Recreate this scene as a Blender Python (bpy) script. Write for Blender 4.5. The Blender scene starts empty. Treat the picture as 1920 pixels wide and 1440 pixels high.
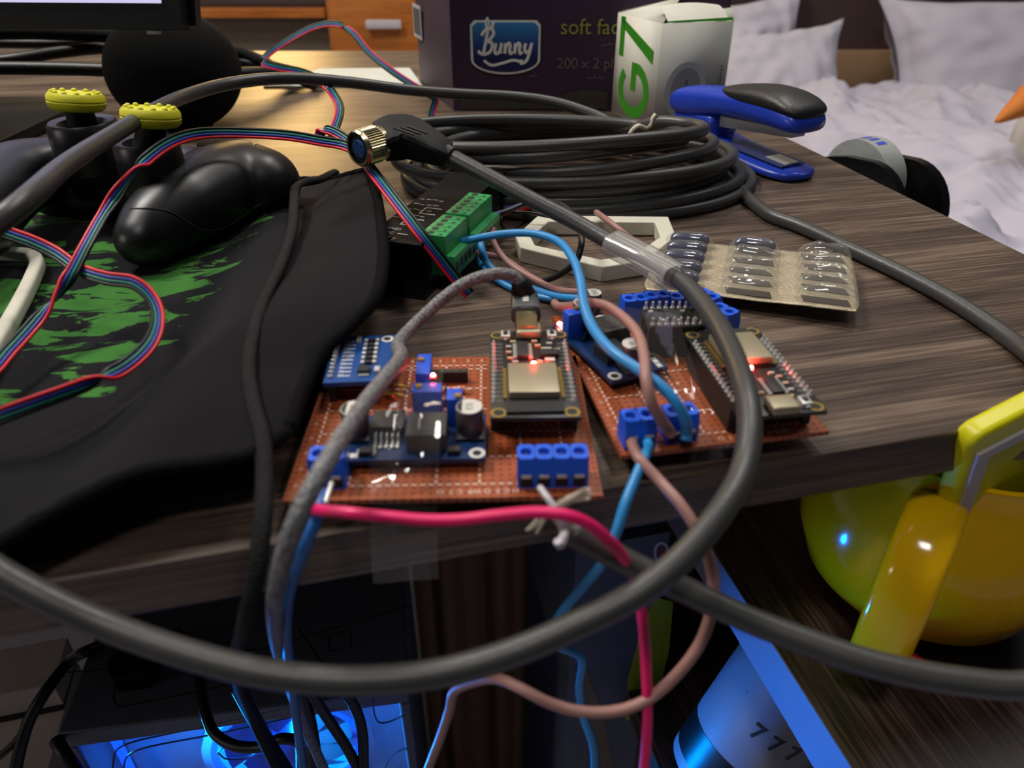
import bpy, bmesh, math, random
from mathutils import Vector as V, Matrix, noise as mn
R = math.radians
random.seed(7)
C = bpy.context.scene.collection
SC = bpy.context.scene

# ---------------------------------------------------------------- camera, world, lights, exposure
# authored in millimetres, x to the right, y away from the viewer, z up, with the desk top at z = 0 (740 mm above the floor)
F_, PITCH, CAMH, ZO = 1390.0, R(33), 150.0, 740.0
def mm(x, y, z): return (x/1000, y/1000, (z+ZO)/1000)
cam = bpy.data.objects.new('camera', bpy.data.cameras.new('camera')); C.objects.link(cam)
cam.location = mm(0, 0, CAMH); cam.rotation_euler = (R(90)-PITCH, 0, 0)
cam.data.sensor_width = 36; cam.data.sensor_fit = 'HORIZONTAL'; cam.data.lens = F_/1920*36
cam.data.clip_start = 0.005; cam.data.clip_end = 50
cam.data.dof.use_dof = True; cam.data.dof.focus_distance = 0.385; cam.data.dof.aperture_fstop = 10.5
SC.camera = cam
SC.view_settings.view_transform = 'Standard'; SC.view_settings.look = 'None'
SC.view_settings.gamma = 1; SC.view_settings.use_curve_mapping = False
SC.view_settings.exposure = 0.0
w = bpy.data.worlds.new('room_air'); SC.world = w; w.use_nodes = True
w.node_tree.nodes['Background'].inputs[0].default_value = (0.75, 0.8, 1.0, 1)
w.node_tree.nodes['Background'].inputs[1].default_value = 0.035
def area(name, loc, target, sx, sy, power, col=(1, 1, 1)):
    l = bpy.data.lights.new(name, 'AREA'); l.shape = 'RECTANGLE'; l.size = sx; l.size_y = sy; l.energy = power; l.color = col
    o = bpy.data.objects.new(name, l); C.objects.link(o); o.location = mm(*loc)
    o.rotation_euler = (V(target)-V(loc)).to_track_quat('-Z', 'Y').to_euler(); return o
area('ceiling_light', (-950, 720, 1500), (0, 350, 0), .4, .4, 24.0, (1, .95, .88))
area('ceiling_light', (350, 1150, 1750), (150, 400, 0), .3, .3, 12.0, (1, .95, .9))
area('bed_ceiling_light', (1200, 1100, 1800), (1000, 1500, -200), .5, .5, 7.0, (1, .97, .93))
area('warm_wall_lamp', (-720, 2440, 520), (-300, 500, 0), .26, .5, 5.0, (1, .62, .22))
area('low_left_fill', (-2600, -900, 700), (-300, 300, -250), .4, .4, 9.0, (1, .9, .82))  # fill added low on the left to brighten the pale floor box
area('wardrobe_lamp', (-500, 1500, 1500), (-400, 2300, -100), .4, .4, 7.0, (1, .8, .55))
area('room_light_behind', (-250, -480, 1800), (0, 350, 0), .25, .25, 7.0, (1, .97, .95))

# ---------------------------------------------------------------- helpers
def ray(px, py):
    u = (px-960)/F_; v = (720-py)/F_; c, s = math.cos(PITCH), math.sin(PITCH)
    return V((u, c+v*s, -s+v*c))
def D(px, py, z): d = ray(px, py)*z; return V((d.x, d.y, CAMH+d.z))
def P(px, py, z=0.0):
    d = ray(px, py); t = (z-CAMH)/d.z; return V((d.x*t, d.y*t, z))
CR, CU, CF = V((1, 0, 0)), V((0, math.sin(PITCH), math.cos(PITCH))), V((0, math.cos(PITCH), -math.sin(PITCH)))
def lin(c):
    c = c/255; return c/12.92 if c <= .04045 else ((c+.055)/1.055)**2.4
def rgb(t): return (lin(t[0]), lin(t[1]), lin(t[2]), 1)

def mat(name, col, rough=.5, metal=0., var=.12, scale=60., bump=0., bscale=None, emit=0., trans=None, stretch=(1, 1, 1), crisp=0., col2=None, spec=.5, coat=0., sheen=0.):
    m = bpy.data.materials.new(name); m.use_nodes = True; nt = m.node_tree; n = nt.nodes; L = nt.links
    b = n['Principled BSDF']; out = n['Material Output']
    tc = n.new('ShaderNodeTexCoord'); mp = n.new('ShaderNodeMapping'); L.new(tc.outputs['Object'], mp.inputs[0]); mp.inputs['Scale'].default_value = stretch
    nz = n.new('ShaderNodeTexNoise'); nz.inputs['Scale'].default_value = scale; nz.inputs['Detail'].default_value = 5; L.new(mp.outputs[0], nz.inputs[0])
    mx = n.new('ShaderNodeMix'); mx.data_type = 'RGBA'
    a = rgb(col); c2 = rgb(col2) if col2 else tuple(min(1, x*(1+var)) for x in a[:3])+(1,)
    c1 = a if col2 else tuple(x*(1-var) for x in a[:3])+(1,)
    mx.inputs['A'].default_value = c1; mx.inputs['B'].default_value = c2
    fac = nz.outputs['Fac']
    if crisp:
        ma = n.new('ShaderNodeMath'); ma.operation = 'MULTIPLY_ADD'; ma.use_clamp = True; ma.inputs[1].default_value = crisp; ma.inputs[2].default_value = .5-.5*crisp; L.new(fac, ma.inputs[0]); fac = ma.outputs[0]
    L.new(fac, mx.inputs['Factor']); L.new(mx.outputs['Result'], b.inputs['Base Color'])
    b.inputs['Roughness'].default_value = rough; b.inputs['Metallic'].default_value = metal; b.inputs['Specular IOR Level'].default_value = spec
    b.inputs['Coat Weight'].default_value = coat; b.inputs['Sheen Weight'].default_value = sheen
    if bump:
        n2 = n.new('ShaderNodeTexNoise'); n2.inputs['Scale'].default_value = bscale or scale; n2.inputs['Detail'].default_value = 3; L.new(mp.outputs[0], n2.inputs[0])
        bp = n.new('ShaderNodeBump'); bp.inputs['Strength'].default_value = bump; bp.inputs['Distance'].default_value = .0006
        L.new(n2.outputs['Fac'], bp.inputs['Height']); L.new(bp.outputs[0], b.inputs['Normal'])
    if emit:
        b.inputs['Emission Color'].default_value = a; b.inputs['Emission Strength'].default_value = emit
    if trans is not None:      # clear film: mostly lets light straight through, keeps its gloss
        tr = n.new('ShaderNodeBsdfTransparent'); tr.inputs[0].default_value = (1, 1, 1, 1); ms = n.new('ShaderNodeMixShader'); ms.inputs[0].default_value = trans
        L.new(tr.outputs[0], ms.inputs[1]); L.new(b.outputs[0], ms.inputs[2]); L.new(ms.outputs[0], out.inputs[0])
    return m

def clear(name, milky, rough):      # thin clear plastic: see-through, glossy at its rim, very slightly milky
    m = bpy.data.materials.new(name); m.use_nodes = True; nt = m.node_tree; n = nt.nodes; L = nt.links; out = n['Material Output']; n.remove(n['Principled BSDF'])
    tr = n.new('ShaderNodeBsdfTransparent'); tr.inputs[0].default_value = (.97, .97, .96, 1); gl = n.new('ShaderNodeBsdfGlossy'); gl.inputs['Roughness'].default_value = rough; df = n.new('ShaderNodeBsdfDiffuse'); df.inputs[0].default_value = (.75, .74, .71, 1)
    tc = n.new('ShaderNodeTexCoord'); nz = n.new('ShaderNodeTexNoise'); nz.inputs['Scale'].default_value = 90; L.new(tc.outputs['Object'], nz.inputs[0]); bp = n.new('ShaderNodeBump'); bp.inputs['Strength'].default_value = .3; bp.inputs['Distance'].default_value = .001; L.new(nz.outputs['Fac'], bp.inputs['Height']); L.new(bp.outputs[0], gl.inputs['Normal'])
    lw = n.new('ShaderNodeLayerWeight'); pw_ = n.new('ShaderNodeMath'); pw_.operation = 'POWER'; pw_.inputs[1].default_value = 4.; fr = n.new('ShaderNodeMath'); fr.operation = 'MULTIPLY_ADD'; fr.inputs[1].default_value = .8; fr.inputs[2].default_value = .05; L.new(lw.outputs['Facing'], pw_.inputs[0]); L.new(pw_.outputs[0], fr.inputs[0]); m1 = n.new('ShaderNodeMixShader'); m2 = n.new('ShaderNodeMixShader'); m1.inputs[0].default_value = milky
    L.new(tr.outputs[0], m1.inputs[1]); L.new(df.outputs[0], m1.inputs[2]); L.new(fr.outputs[0], m2.inputs[0]); L.new(m1.outputs[0], m2.inputs[1]); L.new(gl.outputs[0], m2.inputs[2]); L.new(m2.outputs[0], out.inputs[0]); return m

def smooth(pts, k=8, closed=False):
    pts = [V(p) for p in pts]; n = len(pts); out = []
    seg = n if closed else n-1
    for i in range(seg):
        if closed: p0, p1, p2, p3 = pts[i-1], pts[i], pts[(i+1) % n], pts[(i+2) % n]
        else: p0, p1, p2, p3 = pts[max(i-1, 0)], pts[i], pts[i+1], pts[min(i+2, n-1)]
        d1 = max((p1-p0).length, 1e-6)**.5; d2 = max((p2-p1).length, 1e-6)**.5; d3 = max((p3-p2).length, 1e-6)**.5
        if i == 0 and not closed: m1 = (p2-p1)
        else: m1 = d2*((p1-p0)/d1-(p2-p0)/(d1+d2)+(p2-p1)/d2)
        if i == n-2 and not closed: m2 = (p2-p1)
        else: m2 = d2*((p2-p1)/d2-(p3-p1)/(d2+d3)+(p3-p2)/d3)
        for j in range(k):
            t = j/k; t2, t3 = t*t, t*t*t
            out.append(p1*(2*t3-3*t2+1)+m1*(t3-2*t2+t)+p2*(-2*t3+3*t2)+m2*(t3-t2))
    if not closed: out.append(pts[-1])
    return out
def vsmooth(vals, k):      # the same number of samples, linear
    o = []
    for a, b in zip(vals, vals[1:]):
        o += [a+(b-a)*j/k for j in range(k)]
    return o+[vals[-1]]

ORG = {}
class MB:
    def __init__(s, T=None): s.v, s.f, s.m, s.T = [], [], [], T
    def add(s, vs, fs, m=0):
        b = len(s.v)
        s.v += [(s.T @ V(v)) if s.T else V(v) for v in vs]
        s.f += [tuple(b+i for i in f) for f in fs]; s.m += [m]*len(fs); return s
    def bm(s, bm, m=0):
        bm.verts.index_update(); s.add([v.co.copy() for v in bm.verts], [[v.index for v in f.verts] for f in bm.faces], m); bm.free(); return s
    def box(s, c, d, m=0, bev=0., seg=2, rot=None):
        bm = bmesh.new(); bmesh.ops.create_cube(bm, size=1)
        for v in bm.verts: v.co = V((v.co.x*d[0], v.co.y*d[1], v.co.z*d[2]))
        if bev: bmesh.ops.bevel(bm, geom=bm.edges[:], offset=bev, segments=seg, affect='EDGES', profile=.6)
        for v in bm.verts: v.co = (rot @ v.co if rot else v.co)+V(c)
        return s.bm(bm, m)
    def tube(s, pts, r, n=10, m=0, ell=(1, 1), up=None, caps=True, closed=False, sq=0):
        pts = [V(p) for p in pts]; N = len(pts); rs = r if isinstance(r, list) else [r]*N
        t0 = (pts[1]-pts[0]).normalized(); nn = None; vs = []
        for i, p in enumerate(pts):
            a = pts[(i-1) % N] if closed or i else p; b = pts[(i+1) % N] if closed or i < N-1 else p
            t = (b-a)
            t = t.normalized() if t.length > 1e-9 else t0
            if up is not None:
                u = up[i] if isinstance(up, list) else up
                x = u.cross(t); x = x.normalized() if x.length > 1e-6 else V((1, 0, 0)); y = t.cross(x)
            else:
                if nn is None:
                    nn = t.orthogonal().normalized() if abs(t.z) > .95 else V((0, 0, 1)).cross(t).normalized()
                else:
                    nn = nn-t*nn.dot(t); nn = nn.normalized() if nn.length > 1e-6 else t.orthogonal().normalized()
                x = nn; y = t.cross(x)
            for k in range(n):
                an = 2*math.pi*(k+.5)/n; ca, sa = math.cos(an), math.sin(an)
                if sq:
                    q = (abs(ca)**sq+abs(sa)**sq)**(-1/sq); ca, sa = ca*q, sa*q
                vs.append(p+x*(ca*rs[i]*ell[0])+y*(sa*rs[i]*ell[1]))
        fs = []
        for i in range(N if closed else N-1):
            j = (i+1) % N
            for k in range(n):
                fs.append((i*n+k, i*n+(k+1) % n, j*n+(k+1) % n, j*n+k))
        if caps and not closed: fs += [tuple(range(n-1, -1, -1)), tuple(range((N-1)*n, N*n))]
        return s.add(vs, fs, m)
    def cyl(s, a, b, r, r2=None, n=24, m=0, caps=True): return s.tube([a, b], [r, r if r2 is None else r2], n, m, caps=caps)
    def lathe(s, prof, c=(0, 0, 0), n=32, m=0, rot=None):
        vs, fs = [], []; c = V(c)
        for (r, z) in prof:
            for k in range(n):
                a = 2*math.pi*k/n; p = V((r*math.cos(a), r*math.sin(a), z)); vs.append((rot @ p if rot else p)+c)
        for i in range(len(prof)-1):
            for k in range(n): fs.append((i*n+k, i*n+(k+1) % n, (i+1)*n+(k+1) % n, (i+1)*n+k))
        if len(prof) > 3 and abs(prof[0][0]-prof[-1][0]) < 1e-6 and prof[0][0] > 0: return s.add(vs, fs, m)
        if prof[0][0] > 1e-6: fs.append(tuple(range(n-1, -1, -1)))
        if prof[-1][0] > 1e-6: fs.append(tuple(range((len(prof)-1)*n, len(prof)*n)))
        return s.add(vs, fs, m)
    def prism(s, poly, z0, z1, m=0, f=None):      # f maps (x, y, z) to a point
        f = f or (lambda x, y, z: V((x, y, z))); n = len(poly)
        vs = [f(x, y, z0) for x, y in poly]+[f(x, y, z1) for x, y in poly]
        fs = [tuple(range(n-1, -1, -1)), tuple(range(n, 2*n))]+[(i, (i+1) % n, n+(i+1) % n, n+i) for i in range(n)]
        return s.add(vs, fs, m)
    def grid(s, fn, nu, nv, m=0):
        vs = [fn(i/nu, j/nv) for j in range(nv+1) for i in range(nu+1)]
        return s.add(vs, [(j*(nu+1)+i, j*(nu+1)+i+1, (j+1)*(nu+1)+i+1, (j+1)*(nu+1)+i) for j in range(nv) for i in range(nu)], m)
    def ball(s, c, r, m=0, nu=24, nv=14, rot=None):
        r = (r, r, r) if not hasattr(r, '__len__') else r
        bm = bmesh.new(); bmesh.ops.create_uvsphere(bm, u_segments=nu, v_segments=nv, radius=1)
        for v in bm.verts:
            q = V((v.co.x*r[0], v.co.y*r[1], v.co.z*r[2])); v.co = (rot @ q if rot else q)+V(c)
        return s.bm(bm, m)
    def quad(s, a, b, c, d, m=0): return s.add([a, b, c, d], [(0, 1, 2, 3)], m)
    def text(s, body, size, f, m=0, ext=.06, bold=0., shear=0., align='LEFT'):      # lettering laid out by f(x, y, z)
        cu = bpy.data.curves.new('t', 'FONT'); cu.body = body; cu.size = size; cu.extrude = ext; cu.offset = bold; cu.shear = shear; cu.align_x = align; cu.resolution_u = 3
        o = bpy.data.objects.new('t', cu); C.objects.link(o); bpy.context.view_layer.update()
        e = o.evaluated_get(bpy.context.evaluated_depsgraph_get()); me = e.to_mesh()
        s.add([f(v.co.x, v.co.y, v.co.z) for v in me.vertices], [tuple(p.vertices) for p in me.polygons], m)
        e.to_mesh_clear(); bpy.data.objects.remove(o); bpy.data.curves.remove(cu); return s
    def build(s, name, mats, parent=None, origin=None, angle=38, local=False):
        mats = mats if isinstance(mats, (list, tuple)) else [mats]
        if parent is not None: o0 = V((0, 0, 0)) if local else ORG.get(parent.name, V((0, 0, 0)))
        elif origin is not None: o0 = V(origin)
        else:
            lo = [min(v[i] for v in s.v) for i in range(3)]; hi = [max(v[i] for v in s.v) for i in range(3)]
            o0 = V(((lo[0]+hi[0])/2, (lo[1]+hi[1])/2, lo[2]))
        me = bpy.data.meshes.new(name); me.from_pydata([tuple((v-o0)/1000) for v in s.v], [], s.f)
        for m in mats: me.materials.append(m)
        me.polygons.foreach_set('material_index', s.m); me.polygons.foreach_set('use_smooth', [True]*len(s.f))
        me.update(); me.set_sharp_from_angle(angle=R(angle))
        ob = bpy.data.objects.new(name, me); C.objects.link(ob); ORG[ob.name] = o0
        if parent is not None: ob.parent = parent
        else: ob.location = mm(*o0)
        return ob
def tag(o, label, cat, group=None):
    o['label'] = label; o['category'] = cat
    if group: o['group'] = group
    return o
def thing(name, label, cat, loc, rotz=0, group=None):
    o = bpy.data.objects.new(name, None); C.objects.link(o); o.empty_display_size = .02
    o.location = mm(*loc); o.rotation_euler = (0, 0, rotz); ORG[o.name] = V(loc) if not rotz else V((0, 0, 0))
    return tag(o, label, cat, group)
def struct(o): o['kind'] = 'structure'; return o
def frame(root_loc, rotz):      # world point -> coordinates in that root's frame
    Mi = (Matrix.Translation(V(root_loc)) @ Matrix.Rotation(rotz, 4, 'Z')).inverted(); return lambda p: Mi @ V(p)

# ---------------------------------------------------------------- materials
def wood(name, dark, mid, light, ang, rough=.38):
    m = bpy.data.materials.new(name); m.use_nodes = True; nt = m.node_tree; n = nt.nodes; L = nt.links; b = n['Principled BSDF']
    tc = n.new('ShaderNodeTexCoord'); r0 = n.new('ShaderNodeMapping'); r0.inputs['Rotation'].default_value = (0, 0, -ang); mp = n.new('ShaderNodeMapping'); mp.inputs['Scale'].default_value = (7, 300, 300)
    m2 = n.new('ShaderNodeMapping'); m2.inputs['Scale'].default_value = (2.2, 22, 22)
    L.new(tc.outputs['Object'], r0.inputs[0]); L.new(r0.outputs[0], mp.inputs[0]); L.new(r0.outputs[0], m2.inputs[0])
    a = n.new('ShaderNodeTexNoise'); a.inputs['Scale'].default_value = 2.0; a.inputs['Detail'].default_value = 6; a.inputs['Roughness'].default_value = .62; L.new(mp.outputs[0], a.inputs[0])
    c = n.new('ShaderNodeTexNoise'); c.inputs['Scale'].default_value = 2.2; c.inputs['Detail'].default_value = 4; c.inputs['Distortion'].default_value = .6; L.new(m2.outputs[0], c.inputs[0])
    ad = n.new('ShaderNodeMath'); ad.operation = 'MULTIPLY_ADD'; ad.inputs[1].default_value = .42; L.new(c.outputs['Fac'], ad.inputs[0])
    ml = n.new('ShaderNodeMath'); ml.operation = 'MULTIPLY'; ml.inputs[1].default_value = .58; L.new(a.outputs['Fac'], ml.inputs[0]); L.new(ml.outputs[0], ad.inputs[2])
    cr = n.new('ShaderNodeValToRGB'); e = cr.color_ramp.elements; e[0].position = .39; e[0].color = rgb(dark); e[1].position = .60; e[1].color = rgb(light)
    x = e.new(.5); x.color = rgb(mid); L.new(ad.outputs[0], cr.inputs[0]); L.new(cr.outputs[0], b.inputs['Base Color'])
    b.inputs['Roughness'].default_value = rough
    bp = n.new('ShaderNodeBump'); bp.inputs['Strength'].default_value = .25; bp.inputs['Distance'].default_value = .0005; L.new(a.outputs['Fac'], bp.inputs['Height']); L.new(bp.outputs[0], b.inputs['Normal'])
    return m
YAW = math.atan2(69, 287)
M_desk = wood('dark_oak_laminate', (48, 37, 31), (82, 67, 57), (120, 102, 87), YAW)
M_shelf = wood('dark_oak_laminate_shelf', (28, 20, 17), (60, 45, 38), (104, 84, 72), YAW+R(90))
M_orange = wood('orange_wood', (150, 84, 26), (176, 102, 38), (196, 122, 52), 0, .45)
M_headb = mat('dark_headboard', (62, 44, 42), .5, var=.2)
M_tan = mat('tan_wood', (140, 112, 82), .5, stretch=(1, 1, 8))
M_wall = mat('painted_wall', (190, 178, 160), .8, bump=.2)
M_floor = mat('pale_tile', (176, 168, 176), .4, scale=6)
M_grey = mat('grey_board', (112, 100, 84), .7)
M_blk = mat('black_plastic', (14, 14, 16), .38, bump=.05, bscale=2500)
M_blkgloss = mat('glossy_black_plastic', (10, 10, 11), .16)
M_blkmat = mat('matt_black_plastic', (16, 16, 17), .6, spec=.25, bump=.25, bscale=1800)
M_pad = mat('soft_black_rubber', (18, 18, 20), .5, bump=.4, bscale=2500)
M_cable = mat('grey_black_pvc', (60, 60, 59), .36, bump=.2, bscale=1500)
M_cord = mat('black_rubber_cord', (13, 13, 15), .45)
M_sheath = mat('woven_black_cord', (14, 14, 15), .75, bump=1., bscale=1100, col2=(33, 33, 34), scale=900, crisp=2., spec=.15)
M_edge = mat('overlocked_edge', (11, 11, 12), .9, bump=1., bscale=1400, spec=.1)
M_braid = mat('grey_braid', (34, 34, 36), .5, bump=1., bscale=800, col2=(150, 150, 152), scale=1000, crisp=2.2)
M_red = mat('red_insulation', (222, 30, 42), .4)
M_blu = mat('blue_insulation', (48, 58, 165), .4)
M_grn = mat('green_insulation', (16, 118, 104), .4)
M_wblk = mat('black_insulation', (14, 14, 16), .4)
M_sky = mat('sky_blue_insulation', (48, 140, 205), .38)
M_sky2 = mat('blue_insulation_light', (30, 96, 170), .38)
M_pinkbrown = mat('pinkish_brown_insulation', (158, 116, 108), .45)
M_pink = mat('hot_pink_insulation', (232, 22, 104), .4)
M_perf = None
M_white = mat('white_ink', (225, 200, 185), .6)
M_pcbblk = mat('black_solder_mask', (30, 31, 30), .35)
M_pcbblue = mat('blue_solder_mask', (8, 70, 140), .35)
M_pcbblued = mat('deep_blue_solder_mask', (10, 44, 92), .35)
M_termblue = mat('blue_terminal_plastic', (22, 92, 225), .4)
M_trim = mat('blue_trimmer_plastic', (28, 84, 210), .42)
M_green = mat('green_terminal_plastic', (44, 150, 84), .4)
M_tin = mat('bright_tin', (215, 215, 208), .35, .5)
M_solder = mat('solder', (205, 205, 200), .35, .35)
M_shield = mat('nickel_shield', (168, 158, 132), .42, .55)
M_gold = mat('gold_plating', (190, 160, 84), .35, .8)
M_nickel = mat('nickel_knurl', (200, 188, 150), .25, 1.)
M_ins = mat('blue_connector_insert', (22, 70, 130), .45)
M_capsl = mat('capacitor_sleeve', (86, 76, 80), .35, .3)
M_captop = mat('capacitor_top', (215, 212, 205), .45, .15)
M_chip = mat('chip_black', (26, 26, 27), .5)
M_ferr = mat('ferrite_grey', (64, 61, 58), .7)
M_beige = mat('resistor_body', (205, 170, 130), .5)
M_bandr = mat('band_red', (200, 60, 40), .5)
M_led = mat('lit_red_led', (255, 14, 10), .4, emit=40.)
M_ledc = mat('lit_red_led_core', (255, 110, 90), .4, emit=110.)
M_stblue = mat('royal_blue_plastic', (34, 62, 176), .3)
M_stgrip = mat('black_grip', (34, 34, 34), .42, bump=.3, bscale=900)
M_anvil = mat('anvil_plate', (48, 58, 110), .5)
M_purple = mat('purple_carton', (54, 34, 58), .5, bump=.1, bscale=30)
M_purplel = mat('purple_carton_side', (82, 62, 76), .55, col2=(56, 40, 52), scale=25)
M_badge = None
M_badgew = mat('badge_white', (228, 226, 214), .5)
M_olive = mat('olive_ink', (140, 142, 62), .6)
M_dimink = mat('faded_ink', (104, 90, 86), .6)
M_carton = mat('white_carton', (206, 203, 190), .55)
M_cartshade = mat('carton_shaded_side', (176, 176, 166), .55)  # carton white dulled: shade of the camera-facing side is put into the colour
M_cartinside = mat('carton_inside', (170, 176, 158), .6)
M_g7 = mat('leaf_green_ink', (52, 136, 22), .5)
M_oval = mat('grey_print', (140, 140, 134), .5)
M_printdk = mat('dark_print', (90, 92, 88), .5)
M_cloth = mat('speaker_mesh_fabric', (13, 13, 14), .9, bump=1., bscale=1600, spec=.2)
M_yel = mat('yellow_silicone', (212, 206, 24), .55)
M_ceram = mat('yellow_glaze', (240, 186, 6), .12, var=.04, spec=.5)
M_yelp = mat('lemon_plastic', (205, 200, 16), .35)
M_lilac = mat('greyish_white_plastic', (190, 186, 192), .5)
M_redrim = mat('red_rim', (160, 14, 24), .4)
M_bed = mat('crumpled_cotton', (196, 192, 204), .9, col2=(176, 172, 188), scale=9, bump=.3, bscale=40)
M_pill = mat('pillow_cotton', (204, 200, 208), .9, col2=(172, 168, 184), scale=9, bump=.6, bscale=22)
M_carrot = mat('orange_felt', (205, 120, 44), .8)
M_plush = mat('pale_plush', (190, 186, 182), .95)
M_pc = mat('grey_case_panel', (92, 98, 108), .5)
M_pcin = mat('pale_inner_panel', (170, 185, 205), .2)
M_band = mat('pale_edge_band', (120, 124, 150), .4)
M_glow = mat('lit_blue_led', (2, 74, 255), .4, emit=1.6)
M_film = clear('clear_film', .015, .06)
M_tape = clear('clear_tape', .025, .06)
M_sleeve = clear('clear_sleeve', .28, .15)
M_label = mat('white_label_strip', (208, 208, 204), .5)
M_blist = clear('clear_blister', .09, .06)
M_foil = mat('beige_foil', (186, 172, 146), .38, .45, bump=.8, bscale=900)
M_foildk = mat('torn_foil_hole', (66, 54, 46), .5)
M_caps = mat('navy_gelatin', (22, 28, 74), .2)
M_capsg = mat('grey_gelatin', (70, 66, 84), .2)
M_print3d = mat('white_filament', (206, 202, 184), .55)
M_paper = mat('white_paper', (196, 200, 194), .6)
M_string = mat('white_twine', (224, 216, 196), .8)
M_strand = mat('braid_wire', (196, 186, 168), .4, .5)
M_scr = mat('lit_screen', (206, 200, 238), .4, emit=.75)
M_silkdim = mat('dim_silkscreen', (150, 150, 150), .6)
M_tancloth = mat('brown_cloth', (150, 116, 92), .8)
M_teal = mat('dark_grey_carton', (78, 86, 98), .6)
M_limestripe = mat('lime_print', (150, 165, 20), .5)
M_bluetack = mat('blue_print', (40, 70, 190), .5)
M_rollcore = mat('cardboard_core', (160, 140, 110), .7)
M_rolltape = mat('tape_roll', (176, 180, 176), .2, trans=.8)
M_floorbox = mat('warm_white_plastic', (226, 212, 202), .5)
M_lid = mat('driver_lid', (10, 10, 11), .7, spec=.12)
def perf_mat():
    m = bpy.data.materials.new('phenolic_perfboard'); m.use_nodes = True; nt = m.node_tree; n = nt.nodes; L = nt.links; b = n['Principled BSDF']
    tc = n.new('ShaderNodeTexCoord'); s = n.new('ShaderNodeVectorMath'); s.operation = 'SCALE'; s.inputs['Scale'].default_value = 1000/2.54
    f = n.new('ShaderNodeVectorMath'); f.operation = 'FRACTION'; sb = n.new('ShaderNodeVectorMath'); sb.operation = 'SUBTRACT'; sb.inputs[1].default_value = (.5, .5, 0)
    mu = n.new('ShaderNodeVectorMath'); mu.operation = 'MULTIPLY'; mu.inputs[1].default_value = (1, 1, 0); ln = n.new('ShaderNodeVectorMath'); ln.operation = 'LENGTH'
    L.new(tc.outputs['Object'], s.inputs[0]); L.new(s.outputs[0], f.inputs[0]); L.new(f.outputs[0], sb.inputs[0]); L.new(sb.outputs[0], mu.inputs[0]); L.new(mu.outputs[0], ln.inputs[0])
    cr = n.new('ShaderNodeValToRGB'); e = cr.color_ramp.elements; e[0].position = .2; e[0].color = rgb((112, 50, 26)); e[1].position = .26; e[1].color = rgb((166, 80, 38))
    L.new(ln.outputs['Value'], cr.inputs[0])
    nz = n.new('ShaderNodeTexNoise'); nz.inputs['Scale'].default_value = 25; L.new(tc.outputs['Object'], nz.inputs[0])
    mx = n.new('ShaderNodeMix'); mx.data_type = 'RGBA'; mx.blend_type = 'MULTIPLY'; mx.inputs['Factor'].default_value = .15; L.new(cr.outputs[0], mx.inputs['A']); L.new(nz.outputs['Color'], mx.inputs['B'])
    L.new(mx.outputs['Result'], b.inputs['Base Color']); b.inputs['Roughness'].default_value = .42; return m
M_perf = perf_mat()
def badge_mat():
    m = bpy.data.materials.new('badge_print'); m.use_nodes = True; nt = m.node_tree; n = nt.nodes; L = nt.links; b = n['Principled BSDF']
    tc = n.new('ShaderNodeTexCoord'); sx = n.new('ShaderNodeSeparateXYZ'); cr = n.new('ShaderNodeValToRGB'); mr = n.new('ShaderNodeMapRange')
    mr.inputs[1].default_value = .032; mr.inputs[2].default_value = .07
    L.new(tc.outputs['Object'], sx.inputs[0]); L.new(sx.outputs['Z'], mr.inputs[0]); L.new(mr.outputs[0], cr.inputs[0]); e = cr.color_ramp.elements
    e[0].position = .25; e[0].color = rgb((18, 28, 76)); e[1].position = .95; e[1].color = rgb((52, 132, 190)); x = e.new(.55); x.color = rgb((28, 62, 130))
    L.new(cr.outputs[0], b.inputs['Base Color']); b.inputs['Roughness'].default_value = .5; return m
M_badge = badge_mat()
def speckle_mat():      # the printed flower band at the foot of the tissue box
    return mat('flower_print', (64, 24, 38), .55, col2=(48, 66, 46), scale=160, crisp=2.)
M_flower = speckle_mat()
def pad_mat():
    m = bpy.data.materials.new('printed_cloth_pad'); m.use_nodes = True; nt = m.node_tree; n = nt.nodes; L = nt.links; b = n['Principled BSDF']
    tc = n.new('ShaderNodeTexCoord'); mp = n.new('ShaderNodeMapping'); mp.inputs['Scale'].default_value = (22, 58, 1); mp.inputs['Rotation'].default_value = (0, 0, R(-14)); L.new(tc.outputs['Object'], mp.inputs[0])
    a = n.new('ShaderNodeTexNoise'); a.inputs['Scale'].default_value = 1; a.inputs['Detail'].default_value = 7; a.inputs['Roughness'].default_value = .6; a.inputs['Distortion'].default_value = .9; L.new(mp.outputs[0], a.inputs[0])
    at = n.new('ShaderNodeAttribute'); at.attribute_name = 'printed'
    ml = n.new('ShaderNodeMath'); ml.operation = 'MULTIPLY'; L.new(a.outputs['Fac'], ml.inputs[0]); L.new(at.outputs['Fac'], ml.inputs[1])
    cr = n.new('ShaderNodeValToRGB'); e = cr.color_ramp.elements; e[0].position = .525; e[0].color = rgb((19, 18, 22)); e[1].position = .54; e[1].color = rgb((58, 112, 46)); cr.color_ramp.interpolation = 'LINEAR'
    L.new(ml.outputs[0], cr.inputs[0]); L.new(cr.outputs[0], b.inputs['Base Color']); b.inputs['Roughness'].default_value = .95; b.inputs['Sheen Weight'].default_value = .06; b.inputs['Sheen Roughness'].default_value = .4; b.inputs['Specular IOR Level'].default_value = .15
    w_ = n.new('ShaderNodeTexNoise'); w_.inputs['Scale'].default_value = 1500; L.new(tc.outputs['Object'], w_.inputs[0]); bp = n.new('ShaderNodeBump'); bp.inputs['Strength'].default_value = .35; bp.inputs['Distance'].default_value = .0004
    L.new(w_.outputs['Fac'], bp.inputs['Height']); L.new(bp.outputs[0], b.inputs['Normal']); return m
M_cloth_pad = pad_mat()

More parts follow.
